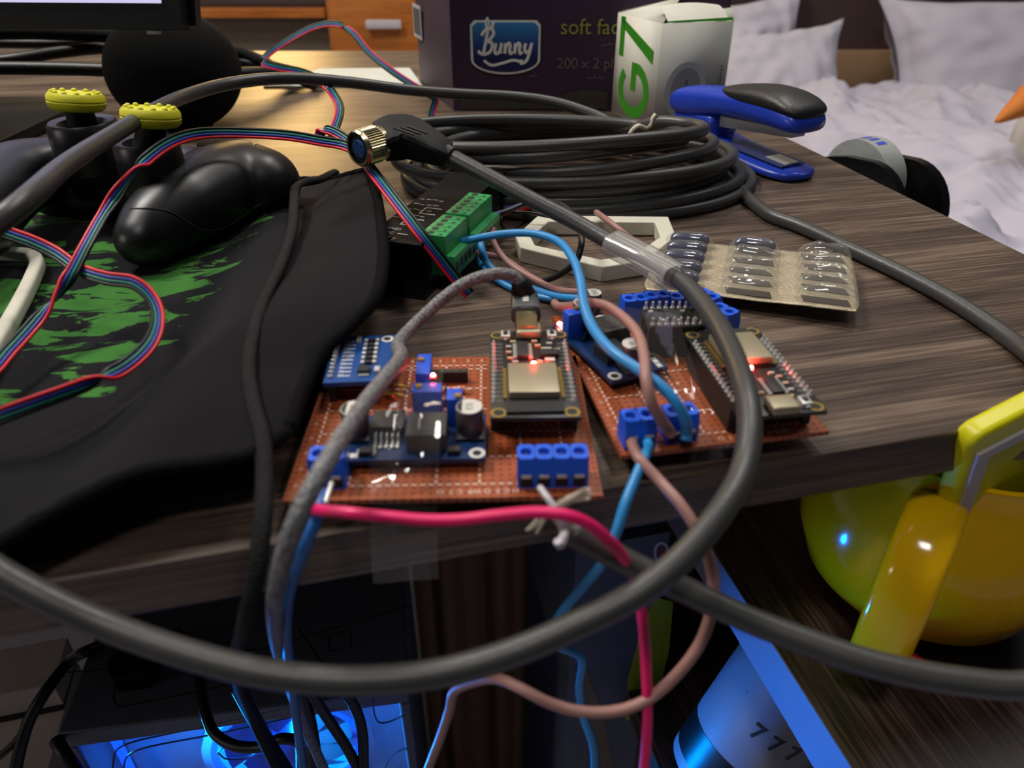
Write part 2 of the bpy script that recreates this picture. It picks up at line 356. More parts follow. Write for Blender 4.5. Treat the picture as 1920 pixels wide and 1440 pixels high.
# ---------------------------------------------------------------- the room
struct(MB().box((300, 1000, -750), (5200, 5200, 20)).build('floor', M_floor))
struct(MB().box((300, 2620, 500), (5200, 40, 2500)).build('wall_back', M_wall))

# desk: top, lower cabinet, legs
def e_at(x): return 134+(x+128)*69/287
dk = thing('desk', 'long dark oak laminate desk crowded with cables and circuit boards', 'desk', (-200, 560, -740))
A, B = (-1000, e_at(-1000)), (288.8, 234.2)
poly = [A, B, (117, 969), (-1000, 969)]
m = MB(); m.prism(poly, -18, 0); top = m.build('tabletop', M_desk, dk); bv = top.modifiers.new('b', 'BEVEL'); bv.width = .0008; bv.segments = 2
eu, ev = V((math.cos(YAW), math.sin(YAW), 0)), V((-math.sin(YAW), math.cos(YAW), 0))
# lower cabinet: a dark wooden top board with a white side board, under the desk's end
c0 = P(1600, 1440, -130); c0 = c0-ev*60
def cabf(x, y, z): return V((c0.x, c0.y, 0))+eu*x+ev*y+V((0, 0, z))
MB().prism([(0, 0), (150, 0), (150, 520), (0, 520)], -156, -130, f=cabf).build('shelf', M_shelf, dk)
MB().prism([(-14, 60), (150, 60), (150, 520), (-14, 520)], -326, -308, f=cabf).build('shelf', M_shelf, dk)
MB().prism([(150, 0), (162, 0), (162, 520), (150, 520)], -740, -110, f=cabf).build('side_panel', M_headb, dk)
MB().prism([(-.8, 0), (.0, 0), (.0, 520), (-.8, 520)], -156, -130, f=cabf).build('edge_band', M_band, dk)['label'] = 'white edge band of the lower shelf'
for (x, y) in ((-960, 30), (-960, 900), (60, 900)):
    MB().box((x, y+60, -379), (45, 45, 722), bev=2).build('leg', M_headb, dk)
MB().box((-445, 930, -379), (1080, 16, 722)).build('back_panel', M_headb, dk)  # unseen panel, carried down to the floor to keep the space below dark

# bed
bd = thing('bed', 'wide bed with a crumpled greyish white duvet beyond the desk', 'bed', (1300, 1500, -740))
def ss_(x): x = max(0, min(1, x)); return x*x*(3-2*x)
def bedz(x, y):
    q = V((x/260, y/300, 0)); z = -205+38*mn.noise(q)+16*mn.noise(q*2.7+V((3, 1, 0)))
    r = abs(mn.noise(V((x/170+.4*mn.noise(q*2), y/420, 7)))); z += 26*(1-min(1, r*3.2))
    z += 34*math.exp(-((y-1620-.12*(x-900))/110)**2)*(.6+.6*mn.noise(V((x/220, 5, 2))))
    z -= 34*ss_((y-1350)/300)
    z += 12*mn.noise(V((x/60, y/75, 3)))+24*abs(mn.noise(V((x/100+y/300, y/120, 9))))+11*(1-min(1, abs(mn.noise(V((x/70+y/150, y/200, 4)))*3.4)))+8*(1-min(1, abs(mn.noise(V((x/150-y/60, y/110, 8)))*3.4)))
    return z
def duvet(u, v):
    x = 430+u*2100; y = 620+v*1330; z = bedz(x, y)
    e = min(u*2100, 90); z -= (90-e)**2/90*1.1 if e < 90 else 0
    e = min(v*1330, 90); z -= (90-e)**2/90*1.1 if e < 90 else 0
    return V((x, y, z))
dv = MB().grid(duvet, 300, 190).build('duvet', M_bed, bd, angle=180); dv.modifiers.new('s', 'SOLIDIFY').thickness = .03
MB().box((1480, 1330, -380), (2060, 1480, 230), bev=40, seg=4).build('mattress', M_pill, bd)
MB().box((1480, 1340, -590), (2100, 1560, 190), bev=8).build('bed_frame', M_tan, bd)
hb = MB().box((1480, 2130, -40), (2240, 40, 560), bev=6).build('headboard', M_headb, bd)
MB().box((1480, 2098, -238), (2240, 24, 130), bev=4).build('headboard_rail', M_tan, bd)['label'] = 'tan wooden rail under the dark headboard'
def pillow(name, label, c, hw, hh, th, rz, lean, seed, roll=0):
    rot = Matrix.Rotation(rz, 3, 'Z') @ Matrix.Rotation(lean, 3, 'X') @ Matrix.Rotation(roll, 3, 'Y')
    def f(side):
        def g(u, v):
            a, b = 2*u-1, 2*v-1
            t = max(0, (1-a*a))**.42*max(0, (1-b*b))**.42
            q = 1-.20*(1-a*a)*b*b; q2 = 1-.17*(1-b*b)*a*a
            wr = 10*mn.noise(V((a*2.5, b*2.5, seed)))+12*mn.noise(V((a*5+b*2, b*4-a*3, seed+5)))+16*(abs(mn.noise(V((a*1.6+seed, b*5, seed)))))*min(1, t*1.6)
            return V(c)+rot @ V((a*hw*q2, side*(th*t+wr*min(1, t*3)), b*hh*q))
        return g
    m = MB().grid(f(-1), 40, 30).grid(f(1), 40, 30)
    o = m.build(name, M_pill, angle=180); mg = o.modifiers.new('w', 'WELD'); mg.merge_threshold = .001
    return tag(o, label, 'pillow', 'pillows at the head of the bed')
pillow('pillow', 'big greyish white pillow alone against the headboard, past the dark gap', D(1910, 150, 1830), 365, 215, 125, R(4), R(-22), 3, R(-3))
pillow('pillow', 'greyish white pillow leaning in front of another, beside the white carton', D(1432, 192, 1790), 195, 185, 95, R(-4), R(-30), 11, R(-5))
pillow('pillow', 'greyish white pillow propped behind the front one, its corner sticking up', D(1362, 132, 1900), 198, 185, 80, R(0), R(-18), 17, R(-5))

# furniture past the far edge of the desk
dr = thing('chest_of_drawers', 'orange wooden drawer chest with a pale bar handle beyond the desk', 'drawers', (-330, 2300, -740))
xl = D(613, 40, 2050).x; xr = D(860, 40, 2050).x; y0 = P(640, 40, -120).y
y0 = 2080
def yz(py, y): d = ray(600, py); return CAMH+d.z*y/d.y
def xa(px, py, y): d = ray(px, py); return d.x*y/d.y
xl = xa(614, 40, y0)
MB().box((xl+330, y0+200, -330), (660, 400, 820), bev=3).build('chest_body', M_orange, dr)
zt = yz(-60, y0)
MB().box((xl+330, y0-11, zt-130), (636, 20, 290), bev=3).build('drawer', M_orange, dr)
MB().box((xl+330, y0-11, zt-440), (636, 20, 290), bev=3).build('drawer', M_orange, dr)
hx0, hx1, hz = xa(690, 42, y0), xa(756, 42, y0), yz(42, y0)
MB().box(((hx0+hx1)/2, y0-36, hz), (hx1-hx0, 12, 20), bev=4).box((hx0+14, y0-26, hz), (10, 24, 10)).box((hx1-14, y0-26, hz), (10, 24, 10)).build('handle', M_lilac, dr)['label'] = 'pale bar handle'
tb = thing('side_table', 'low wooden side table with an orange rail and grey back beyond the desk', 'table', (-750, 2250, -740))
zr0, zr1 = yz(34, y0), yz(15, y0); x0 = xa(150, 30, y0); x1 = xl-4
MB().box(((x0+x1)/2, y0+12, (zr0+zr1)/2), (x1-x0, 24, zr1-zr0), bev=3).build('rail', M_orange, tb)
MB().box(((x0+x1)/2, y0+70, -420), (x1-x0, 18, 2*(zr1+420)-20)).build('back_panel', M_grey, tb)
MB().box(((x0+x1)/2, y0+230, zr1+8), (x1-x0, 440, 16), bev=2).build('table_top', M_headb, tb)
for x in (x0+25, x1-25): MB().box((x, y0+380, (zr0-740)/2), (46, 40, zr0+740), bev=2).build('leg', M_orange, tb)
bk = thing('opening_block', 'dark brown block standing in for the dark opening over the side table', 'box', (-620, 2250, zr1+16))  # block added where the furniture has only a dark opening
MB().box(((x0+x1)/2-20, y0+200, zr1+16+100), (x1-x0-80, 300, 200), bev=4).build('box_body', M_headb, bk)
MB().box(((x0+x1)/2-20, y0+200, zr1+16+208), (x1-x0-70, 310, 18), bev=3).build('lid', M_headb, bk)

# tape dispenser on a low bedside cabinet past the desk's end
bs = thing('bedside_cabinet', 'low dark cabinet between the desk end and the bed', 'cabinet', (310, 560, -740))
MB().box((306, 520, -86), (84, 170, 12), bev=2, rot=Matrix.Rotation(YAW, 3, 'Z')).build('cabinet_top', M_headb, bs)
MB().box((306, 520, -416), (78, 160, 648), rot=Matrix.Rotation(YAW, 3, 'Z')).build('cabinet_body', M_headb, bs)
Zt = 560
ax = (D(1750, 330, Zt+8)-D(1640, 345, Zt-18)); ax.z = 0; ax.normalize(); perp = V((-ax.y, ax.x, 0))
cN = D(1625, 318, Zt); cN.z = -80
td = thing('tape_dispenser', 'black desktop tape dispenser holding a clear roll, beyond the desk end', 'tape dispenser', tuple(cN))
def sh(x, z, r=1): return (x, z)
def plate(off, prof, name, th=4):
    MB().prism(prof, off, off+th, f=lambda x, y, z: cN+perp*(-x)+ax*z+V((0, 0, y))).build(name, M_blkgloss, td)
def arc(cx, cy, rx, ry, a0, a1, n): return [(cx+rx*math.cos(R(a0+(a1-a0)*i/n)), cy+ry*math.sin(R(a0+(a1-a0)*i/n))) for i in range(n+1)]
prof = [(-34, 0)]+[(-34, 0), (46, 0)]+arc(10, 34, 36, 36, -20, 90, 10)+arc(-14, 44, 30, 26, 90, 190, 8)
prof = [(-44, 0), (50, 0)]+arc(14, 30, 36, 38, 0, 90, 9)+[(-10, 66)]+arc(-24, 40, 20, 22, 100, 180, 6)
plate(-14, [(a, b*1.06) for a, b in prof], 'side_plate', 7); plate(30, prof, 'side_plate', 9)
MB().prism([(-44, 0), (50, 0), (50, 26), (30, 30), (-44, 24)], -8, 30, f=lambda x, y, z: cN+perp*(-x)+ax*z+V((0, 0, y))).build('body', M_blkgloss, td)
MB().cyl(cN+ax*-8+V((0, 0, 46))+perp*4, cN+ax*30+V((0, 0, 46))+perp*4, 5).build('hub', M_blkmat, td)
tr = thing('tape_roll', 'roll of clear tape with blue print in the black dispenser', 'tape', tuple(cN+V((0, 0, 50))))
rc = cN+perp*8+V((0, 0, 50))
def ringm(c, axv, r0, r1, w, n=40, m=0):
    mb = MB(); rot = axv.to_track_quat('Z', 'Y').to_matrix(); p = [(r0, -w/2), (r1, -w/2), (r1, w/2), (r0, w/2), (r0, -w/2)]
    mb.lathe(p, c, n, m, rot); return mb
ringm(rc+ax*8, ax, 17, 31, 20).build('tape', M_rolltape, tr)
ringm(rc+ax*8, ax, 14.5, 17, 20.4).build('core', M_rollcore, tr)
m = MB()
for k in range(7):
    a = R(25+k*13); w0 = ax.cross(V((0, 0, 1)))
    rr = lambda t: rc+ax*8+(w0*-math.cos(t)+V((0, 0, 1))*math.sin(t))*31.15
    m.quad(rr(a)+ax*-5, rr(a)+ax*4, rr(a+R(7))+ax*4, rr(a+R(7))+ax*-5)
m.build('print', M_bluetack, tr)['label'] = 'blue print on the tape'

# soft toy at the frame's edge, on the bed
ty = thing('plush_toy', 'pale plush toy with a pointed orange nose sitting on the bed', 'soft toy', tuple(D(2010, 300, 1150)))
tc_ = D(2010, 265, 1100)
MB().ball(tc_, (80, 78, 84)).build('head', M_plush, ty)
MB().ball(tc_+V((20, 20, -150)), (105, 100, 110)).build('body', M_plush, ty)
tip, bs_ = D(1868, 228, 1010), D(1960, 168, 1040)
m = MB(); ps = [bs_.lerp(tip, t) for t in (0, .25, .5, .75, .92, 1)]; m.tube(ps, [26, 23, 17, 10.5, 6, 2.5], 18); m.build('nose', M_carrot, ty)
# ---------------------------------------------------------------- large things on the desk
# mouse pad: flat at its middle, its near and outer edges curling up off the desk
def pathf(pts):
    s = smooth(pts, 16); L = [0]
    for a, b in zip(s, s[1:]): L.append(L[-1]+(b-a).length)
    def f(t):
        d = t*L[-1]
        for i in range(len(L)-1):
            if d <= L[i+1] or i == len(L)-2:
                k = (d-L[i])/max(L[i+1]-L[i], 1e-9); return s[i].lerp(s[i+1], max(0, min(1, k)))
    return f
Re = pathf([P(540, 800, 19), P(566, 725, 21), P(600, 655, 22), P(652, 607, 25), P(700, 555, 29), P(718, 490, 31), P(715, 420, 32), P(705, 360, 32), P(690, 317, 31)])
Ne = pathf([V((-560, 60, 6)), V((-300, 108, 15)), P(-60, 1040, 16), P(60, 975, 18), P(150, 925, 20), P(260, 878, 22), P(380, 862, 21), P(470, 846, 20), P(540, 800, 19)])
Fe = pathf([V((-560, 470, 3)), V((-400, 480, 3)), P(420, 332, 3), P(560, 331, 6), P(640, 326, 20), P(690, 317, 31)])
Le = pathf([V((-560, 60, 6)), V((-560, 260, 3)), V((-560, 470, 3))])
def ss(x): x = max(0, min(1, x)); return x*x*(3-2*x)
def pad(u, v):
    c = Le(v)*(1-u)+Re(v)*u+Ne(u)*(1-v)+Fe(u)*v-(Ne(0)*(1-u)*(1-v)+Ne(1)*u*(1-v)+Fe(0)*(1-u)*v+Fe(1)*u*v)
    k = max(ss((u-.68)/.27), ss((.30-v)/.30)); z = 3.2+(max(c.z, 3.2)-3.2)*k
    q = 7*math.exp(-((u-.80-.10*(1-v))/.035)**2)*ss(v*3)*ss((1-v)*4)*.8
    z += q*ss((u-.70)/.1)+1.6*mn.noise(V((c.x/45, c.y/45, 1)))*k
    return V((c.x, c.y, z))
mp = thing('mouse_pad', 'black cloth mouse pad with green splatter print and curled up stitched edge', 'mouse pad', (-300, 300, 0))
m = MB().grid(pad, 120, 70); po = m.build('cloth', M_cloth_pad, mp, angle=180)
at = po.data.attributes.new('printed', 'FLOAT', 'POINT')
at.data.foreach_set('value', [1.0-.6*max(ss((i % 121/120-.775-.05*(i//121/70))/.05), ss((.30-i//121/70-.1*max(0, i % 121/120-.5))/.08)) for i in range(121*71)])
so = po.modifiers.new('s', 'SOLIDIFY'); so.thickness = .0026; so.offset = -1
m = MB(); pts = [Re(i/90) for i in range(91)]
pts = [pad(1, i/90) for i in range(91)]; m.tube([p+V((0, 0, -1)) for p in pts], [2.3+.35*(i % 2) for i in range(91)], 8)
m.build('stitched_edge', M_edge, mp, angle=180)
m = MB(); pts = [pad(i/110, 0) for i in range(111)]; m.tube([p+V((0, 0, -1)) for p in pts], [2.2+.3*(i % 2) for i in range(111)], 8); m.build('stitched_edge', M_edge, mp, angle=180)
m = MB(); pts = [pad(i/90, 1) for i in range(91)]; m.tube([p+V((0, 0, -1)) for p in pts], [2.2+.3*(i % 2) for i in range(91)], 8); m.build('stitched_edge', M_edge, mp, angle=180)

# game controller
gp = thing('game_controller', 'black game controller with yellow thumb stick caps resting on the mouse pad', 'game controller', tuple(P(300, 440, 3.5)))
m = MB()
def blob(px, py, z, r, Z=None):
    c = P(px, py, z) if Z is None else D(px, py, Z); return c
def chain(pts, n=7):      # pts: (px, py, z, radius)
    s = smooth([P(a, b, c) for a, b, c, r in pts], n); rr = vsmooth([r for *_, r in pts], n)
    for p, r in zip(s, rr): m.ball(p, (r, r, r*.93), nu=20, nv=12)
chain([(272, 448, 18, 14.0), (300, 420, 21, 17.8), (350, 385, 24, 21.5), (410, 352, 25, 23), (452, 338, 24.5, 22.5)])
chain([(452, 338, 24.5, 22.5), (492, 345, 23, 20.5)])
chain([(440, 340, 27, 17), (330, 318, 30, 14.5), (220, 312, 32, 14.0), (120, 306, 33, 15)])
chain([(105, 352, 18, 17), (200, 366, 16, 16), (285, 380, 15, 14)])
chain([(120, 306, 33, 15), (40, 330, 32, 19), (-60, 420, 27, 19), (-120, 500, 20, 15)])
shell = m.build('shell', M_blk, gp, angle=180)
rm = shell.modifiers.new('r', 'REMESH'); rm.mode = 'VOXEL'; rm.voxel_size = .0014; rm.use_smooth_shade = True
sm = shell.modifiers.new('s', 'SMOOTH'); sm.factor = .8; sm.iterations = 14
# textured grip end: a slightly larger skin over the tip of the grip
m = MB()
gpts = [(266, 452, 17.5, 14.2), (285, 436, 19, 15.8), (303, 418, 21, 17.2), (325, 402, 22.4, 18.4)]
s_ = smooth([P(a, b, c) for a, b, c, r in gpts], 5); rr = vsmooth([r for *_, r in gpts], 5)
def knob(a, b, r, name, mats, par): pass
for (px, py, Z, r, rr_, lab) in ((272, 262, 352, 14.5, 13.2, 'near'), (152, 226, 372, 16, 13.2, 'far')):
    c = D(px, py, Z)
    MB().lathe([(r*1.03, -24), (r*1.05, -8), (r*1.02, -1.5), (r*.95, 0), (r*.72, -.8), (r*.55, -5)], c, 36).build('stick_mount', M_blk, gp)
    cc = D(283 if lab == 'near' else 143, 217 if lab == 'near' else 188, Z-6)
    st = thing_part = MB().tube([c+V((0, 0, -6)), cc+V((0, 0, -3)), cc], [7.5, 6.2, 6.5], 20).build('thumb_stick', M_blkmat, gp)
    tilt = Matrix.Rotation(R(5), 3, 'Y') @ Matrix.Rotation(R(-8), 3, 'X')
    m = MB(); m.lathe([(8, -4.8), (11.2, -4.5), (12.8, -3.0), (13.2, -.9), (12.8, -.3), (13.2, .2), (12.9, 2.2), (11.6, 3.6), (8, 3.3), (0, 2.9)], cc, 40, 0, tilt)
    for k in range(12):
        a = 2*math.pi*k/12; q = tilt @ V((10.2*math.cos(a), 10.2*math.sin(a), 3.7)); m.ball(cc+q, (1.4, 1.4, 1.1), nu=8, nv=6)
    m.build('stick_cap', M_yel, st)['label'] = 'yellow rubber thumb cap with bumps'
# face buttons on the shoulder and the trigger below it
for k, (px, py) in enumerate(((385, 273), (412, 270), (440, 272), (466, 274))):
    c = D(px, py, 392); MB().cyl(c+V((0, 0, -4)), c+V((0, 0, 1.2)), 4.6, 4.2, 20).build('face_button', M_blkgloss, gp)
MB().ball(D(512, 372, 404), (10, 13, 15)).build('trigger', M_blkgloss, gp)

# black fabric speaker ball
sp = tag(MB().lathe([(1, -41), (20, -41)]+[(49.5*math.cos(R(a)), 43.5*math.sin(R(a))) for a in range(-66, 70, 6)]+[(17, 41.5), (0, 41.8)], P(322, 172, 43)+V((0, 0, 0)), 48).build('smart_speaker', M_cloth, angle=180),
    'round black fabric covered speaker under the monitor corner', 'speaker')
sc_ = D(322, 112, 566); sp.location = mm(sc_.x, sc_.y, 0.3)

# monitor
mo = thing('monitor', 'black framed computer monitor with a lit lavender screen', 'monitor', tuple(D(100, 60, 480)))
K = D(341, 55, 480); ux = V((.995, -.06, 0)).normalized(); uz = V((.10, .17, 1)).normalized(); un = ux.cross(uz)
def mf(x, y, z): return K+ux*x+uz*y+un*z
MB().prism([(-520, 0), (0, 0), (0, 320), (-520, 320)], -12, 0, f=lambda x, y, z: mf(x, y, -z-12)).build('bezel', M_blkmat, mo)
MB().prism([(-508, 15), (-12, 15), (-12, 312), (-508, 312)], 0, .6, f=lambda x, y, z: mf(x, y, z+.2)).build('screen', M_scr, mo)
MB().prism([(-518, 3), (4, 3), (4, 318), (-518, 318)], 0, 8, f=lambda x, y, z: mf(x, y, -z-12.5)).build('back_shell', M_blk, mo)
MB().box(tuple(mf(-260, 40, -36)), (60, 30, 170), bev=4).build('stand_neck', M_blk, mo)
b0 = mf(-260, 0, -50); MB().box((b0.x, b0.y, 5), (220, 160, 9.5), bev=4).box((b0.x, b0.y+14, 40), (56, 20, 70)).build('stand_base', M_blk, mo)
MB().box(tuple(D(289, 60.5, 486)), (8.5, 3, 2.2), bev=.5).build('power_light', M_lilac, mo)

# loose cords behind the speaker
for pts, r, nm, lb in (([(-80, 62, 640), (60, 60, 640), (220, 68, 640), (330, 90, 660), (450, 102, 690), (495, 122, 700), (560, 140, 740)], 6.4, M_sheath, 'thick woven cord running behind the speaker, topmost of its bundle'),
                       ([(-80, 128, 600), (60, 128, 610), (210, 132, 615), (330, 142, 620), (450, 138, 650), (530, 138, 690), (600, 150, 720)], 5.4, M_cord, 'black cord lying straight on the desk behind the speaker'),
                       ([(-80, 118, 620), (20, 112, 625), (110, 98, 640), (210, 90, 655), (330, 100, 680), (450, 118, 690), (520, 133, 705), (590, 160, 700)], 5.0, M_cord, 'black cord rising towards the back of the speaker'),
                       ([(-80, 80, 655), (90, 82, 660), (210, 78, 670), (330, 80, 690), (450, 98, 700), (500, 116, 700), (525, 134, 705)], 4.2, M_cord, 'thinner black cord under the woven one behind the speaker')):
    pp = []
    for a, b, z in pts:
        p = D(a, b, z); pp.append(V((p.x, p.y, max(p.z, r+.2))))
    tag(MB().tube(smooth(pp, 8), r, 10).build('power_cable', nm), lb, 'cable', 'cords behind the speaker')
# white sheet on the desk
tag(MB().prism([tuple(P(494, 165)[:2]), tuple(P(792, 163)[:2]), tuple(P(768, 130)[:2]), tuple(P(600, 131)[:2])], .2, 1.6).build('paper_sheet', M_paper), 'white sheet lying flat on the desk near its far edge', 'paper')

# tissue box
FL, FR, BR_, BL = V((-50, 662, 0)), V((175, 662, 0)), V((150, 782, 0)), V((-91, 780, 0)); HT = 86
tx = thing('tissue_box', 'purple tissue box with a blue badge behind the coiled cable', 'tissue box', tuple((FL+FR)/2))
m = MB()
def tf(u, v): return (FL.lerp(FR, u)+V((0, 0, HT*v))+V((0, -1.4*math.sin(math.pi*u)*math.sin(math.pi*v), 0)))
m.grid(tf, 20, 10, 0)
m.grid(lambda u, v: BL.lerp(FL, u)+V((0, 0, HT*v))+V((-2, 0, 0))*math.sin(math.pi*u)*math.sin(math.pi*v)*2, 8, 8, 1)
m.quad(FR, BR_, BR_+V((0, 0, HT)), FR+V((0, 0, HT)), 1); m.quad(BR_, BL, BL+V((0, 0, HT)), BR_+V((0, 0, HT)), 1)
m.quad(FL+V((0, 0, HT)), FR+V((0, 0, HT)), BR_+V((0, 0, HT)), BL+V((0, 0, HT)), 0); m.quad(FL, BL, BR_, FR, 0)
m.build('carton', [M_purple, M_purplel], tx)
yf = 660.2
def fx(px, py, y=yf): d = ray(px, py); t = y/d.y; return V((d.x*t, y, CAMH+d.z*t))
b0, b1 = fx(881, 38), fx(1014, 38); zb = fx(940, 139).z; wB = b1.x-b0.x; hB = b0.z-zb
def bf(x, y, z): return V((b0.x+x*wB, yf-z, zb+y*hB))
def badge(e):
    return [(.06-e, 1+e), (-.0-e*.8, .92+e)]+[(0-e, .28)]+[(.5+.5*math.sin(R(a))*(1+2*e), .28-.28*math.cos(R(a))-e*1.2*abs(math.cos(R(a)))) for a in range(-80, 81, 10)]+[(1+e, .28)]+[(1+e*.8, .92+e), (.94+e, 1+e)]
MB().prism(badge(0), 0, .5, 0, bf).build('badge', M_badgew, tx)['label'] = 'blue shield shaped badge with a white border'
MB().prism(badge(-.035), .5, .9, 0, bf).build('badge_field', M_badge, tx)
# the script word: swept strokes
def strokes(m, lst, x0, y0, s, f, wd, z=.9, m_=0, slant=.18):
    for st in lst:
        p = smooth([V((x, y, 0)) for x, y in st], 7); P3 = [f(x0+(q.x+slant*q.y)*s, y0+q.y*s, z) for q in p]
        m.tube(P3, wd, 6, m_, ell=(1, .3), up=V((0, -1, 0)))
m = MB(); g = lambda x, y, z: V((b0.x+x, yf-z, zb+y))
NU = [(.0, .62), (.02, .3), (.04, .06), (.05, .4), (.2, .62), (.3, .5), (.31, .2), (.4, .04), (.5, .14)]
strokes(m, [[(.28, 1.3), (.26, .7), (.22, .05)], [(-.05, 1.05), (.1, 1.3), (.5, 1.42), (.66, 1.15), (.42, .78), (.26, .74)], [(.3, .74), (.66, .6), (.62, .16), (.3, 0), (.02, .06), (-.14, .2)],
            [(.9, .62), (.88, .25), (.98, .04), (1.16, .12), (1.24, .62), (1.22, .2), (1.3, .05)],
            [(1.48+x, y) for x, y in NU], [(2.08+x, y) for x, y in NU],
            [(2.7, .62), (2.7, .3), (2.82, .1), (3.0, .22), (3.06, .62), (3.02, .0), (2.9, -.4), (2.66, -.5), (2.6, -.3)]], wB*.13, hB*.38, wB*.235, g, 1.4)
strokes(m, [[(.3, -.35), (.8, -.62), (1.5, -.5), (2.1, -.34), (2.6, -.46), (2.66, -.6)]], wB*.13, hB*.38, wB*.235, g, 1.2)
strokes(m, [[(.22, 1.45), (.1, 1.85), (.14, 2.15), (.26, 1.9), (.26, 1.5)], [(.42, 1.5), (.5, 1.8), (.58, 1.86), (.52, 1.5)]], wB*.13, hB*.36, wB*.225, g, 1.0)
m.build('lettering', M_badgew, tx)
m = MB()
def put(body, px, py, size, mi, bold=0., al='LEFT'):
    o = fx(px, py); m.text(body, size, lambda x, y, z: V((o.x+x, yf-.3-z, o.z+y)), mi, .15, bold, align=al)
put('soft facial', 1050, 64, 16.5, 0); put('200 x 2 ply', 1044, 128, 11.6, 1)
strokes(m, [[(0, 0), (.3, -.1), (.4, .3)], [(.5, 0), (.9, -.05), (1, .6)], [(1.2, 0), (1.6, 0), (1.7, .3)]], fx(993, 143).x, fx(993, 143).z, 4, lambda x, y, z: V((x, yf-.2, y)), .35, m_=1)
strokes(m, [[(0, 0), (.4, -.3), (.6, .2)], [(.8, 0), (1.4, -.1), (1.6, .4), (1.9, 0), (2.4, 0)], [(2.7, .5), (2.7, 0), (3, 0)]], fx(1128, 84).x, fx(1128, 84).z, 4, lambda x, y, z: V((x, yf-.2, y)), .35, m_=1)
strokes(m, [[(0, 0), (.4, -.1), (.6, .3)], [(.8, 0), (1.4, -.1), (1.6, .4), (1.9, 0), (2.4, 0)], [(2.7, .5), (2.7, 0), (3.4, 0), (3.5, .3)]], fx(1100, 146).x, fx(1100, 146).z, 4, lambda x, y, z: V((x, yf-.2, y)), .35, m_=1)
m.build('printed_text', [M_olive, M_dimink], tx)
m = MB(); q0, q1 = fx(866, 205), fx(1140, 168)
m.grid(lambda u, v: V((q0.x+(q1.x-q0.x)*u, yf-.1, 2+(q1.z-2)*v*(.75+.25*math.sin(u*9)))), 40, 6); m.build('flower_print', M_flower, tx)
m = MB(); l0 = BL.lerp(FL, .03); ld = (FL-BL).normalized(); ln_ = V((-ld.y, ld.x, 0))*-1
ln_ = V((ld.y, -ld.x, 0)); ln_ = ln_ if ln_.x < 0 else -ln_
lf = lambda x, y, z: BL+ld*x+V((0, 0, y))+ln_*(z+4.5)
m.prism([(8, 44), (40, 44), (40, 72), (8, 72)], 0, .3, 0, lf)
for k in range(11): m.prism([(11+k*2.5, 47), (12+k*2.5+(k % 3)*.4, 47), (12+k*2.5+(k % 3)*.4, 69), (11+k*2.5, 69)], .3, .5, 1, lf)
m.build('barcode', [M_lilac, M_printdk], tx)

# white carton with green lettering
N_, L_, R__ = V((110, 597, 0)), V((85, 660, 0)), V((166, 611, 0)); B_ = L_+R__-N_; HC = 76
bx = thing('white_carton', 'opened white carton with large green lettering beside the tissue box', 'box', tuple(N_))
up = V((0, 0, 1))
m = MB(); m.quad(L_, N_, N_+up*HC, L_+up*HC); m.quad(N_, R__, R__+up*HC, N_+up*HC, 1); m.quad(R__, B_, B_+up*HC, R__+up*HC); m.quad(B_, L_, L_+up*HC, B_+up*HC); m.quad(L_, B_, R__, N_)
o = m.build('box_body', [M_carton, M_cartshade], bx); o.modifiers.new('s', 'SOLIDIFY').thickness = .0006
fa, fb = D(1277, -6, 590), D(1183, -4, 640)
m = MB(); m.quad(L_+up*HC, N_+up*HC, fa, fb); o = m.build('flap', M_carton, bx); o.modifiers.new('s', 'SOLIDIFY').thickness = .0006
m = MB(); m.add([N_+up*HC+V((2, 2, 0)), R__+up*HC, D(1372, -10, 620), fa], [(0, 1, 2, 3)])
m = MB(); pk = D(1366, -8, 640)
m.add([R__+up*HC, B_+up*HC, pk], [(0, 1, 2)]); m.add([B_+up*HC, L_+up*HC, fb, fa, pk], [(0, 1, 2, 3, 4)]); o = m.build('flap', M_cartinside, bx); o.modifiers.new('s', 'SOLIDIFY').thickness = .0006
m = MB(); a_, b_ = N_+up*(HC-.5)+V((5, 3, 0)), R__+up*(HC-.5)+V((-3, 3, 0))
m.grid(lambda u, v: a_.lerp(b_, u)+V((-6*v, 22*v, 9*math.sin(v*1.7)+2*math.sin(math.pi*u))), 8, 8); o = m.build('tuck_flap', M_carton, bx)
m = MB(); m.quad(N_+up*(HC+.2)+V((3, 1.5, 0)), R__+up*(HC+.2)+V((-1, 1, 0)), R__+up*(HC+2.4)+V((-1, 2, 0)), N_+up*(HC+1.2)+V((3, 2, 0))); m.build('green_edge', M_g7, bx)
# the letter and numeral run up the narrow side: local X = up, Y = towards L
dl = (L_-N_).normalized(); wl = (L_-N_).length; nl = V((dl.y, -dl.x, 0)); nl = nl if nl.y < 0 else -nl
gf = lambda x, y, z: N_+dl*y+up*x+nl*(z+.15)
def ringpoly(cx, cy, rx, ry, w, a0, a1, n=36): return arc(cx, cy, rx, ry, a0, a1, n)+arc(cx, cy, rx-w, ry-w, a1, a0, n)
m = MB()
yc = wl*.52
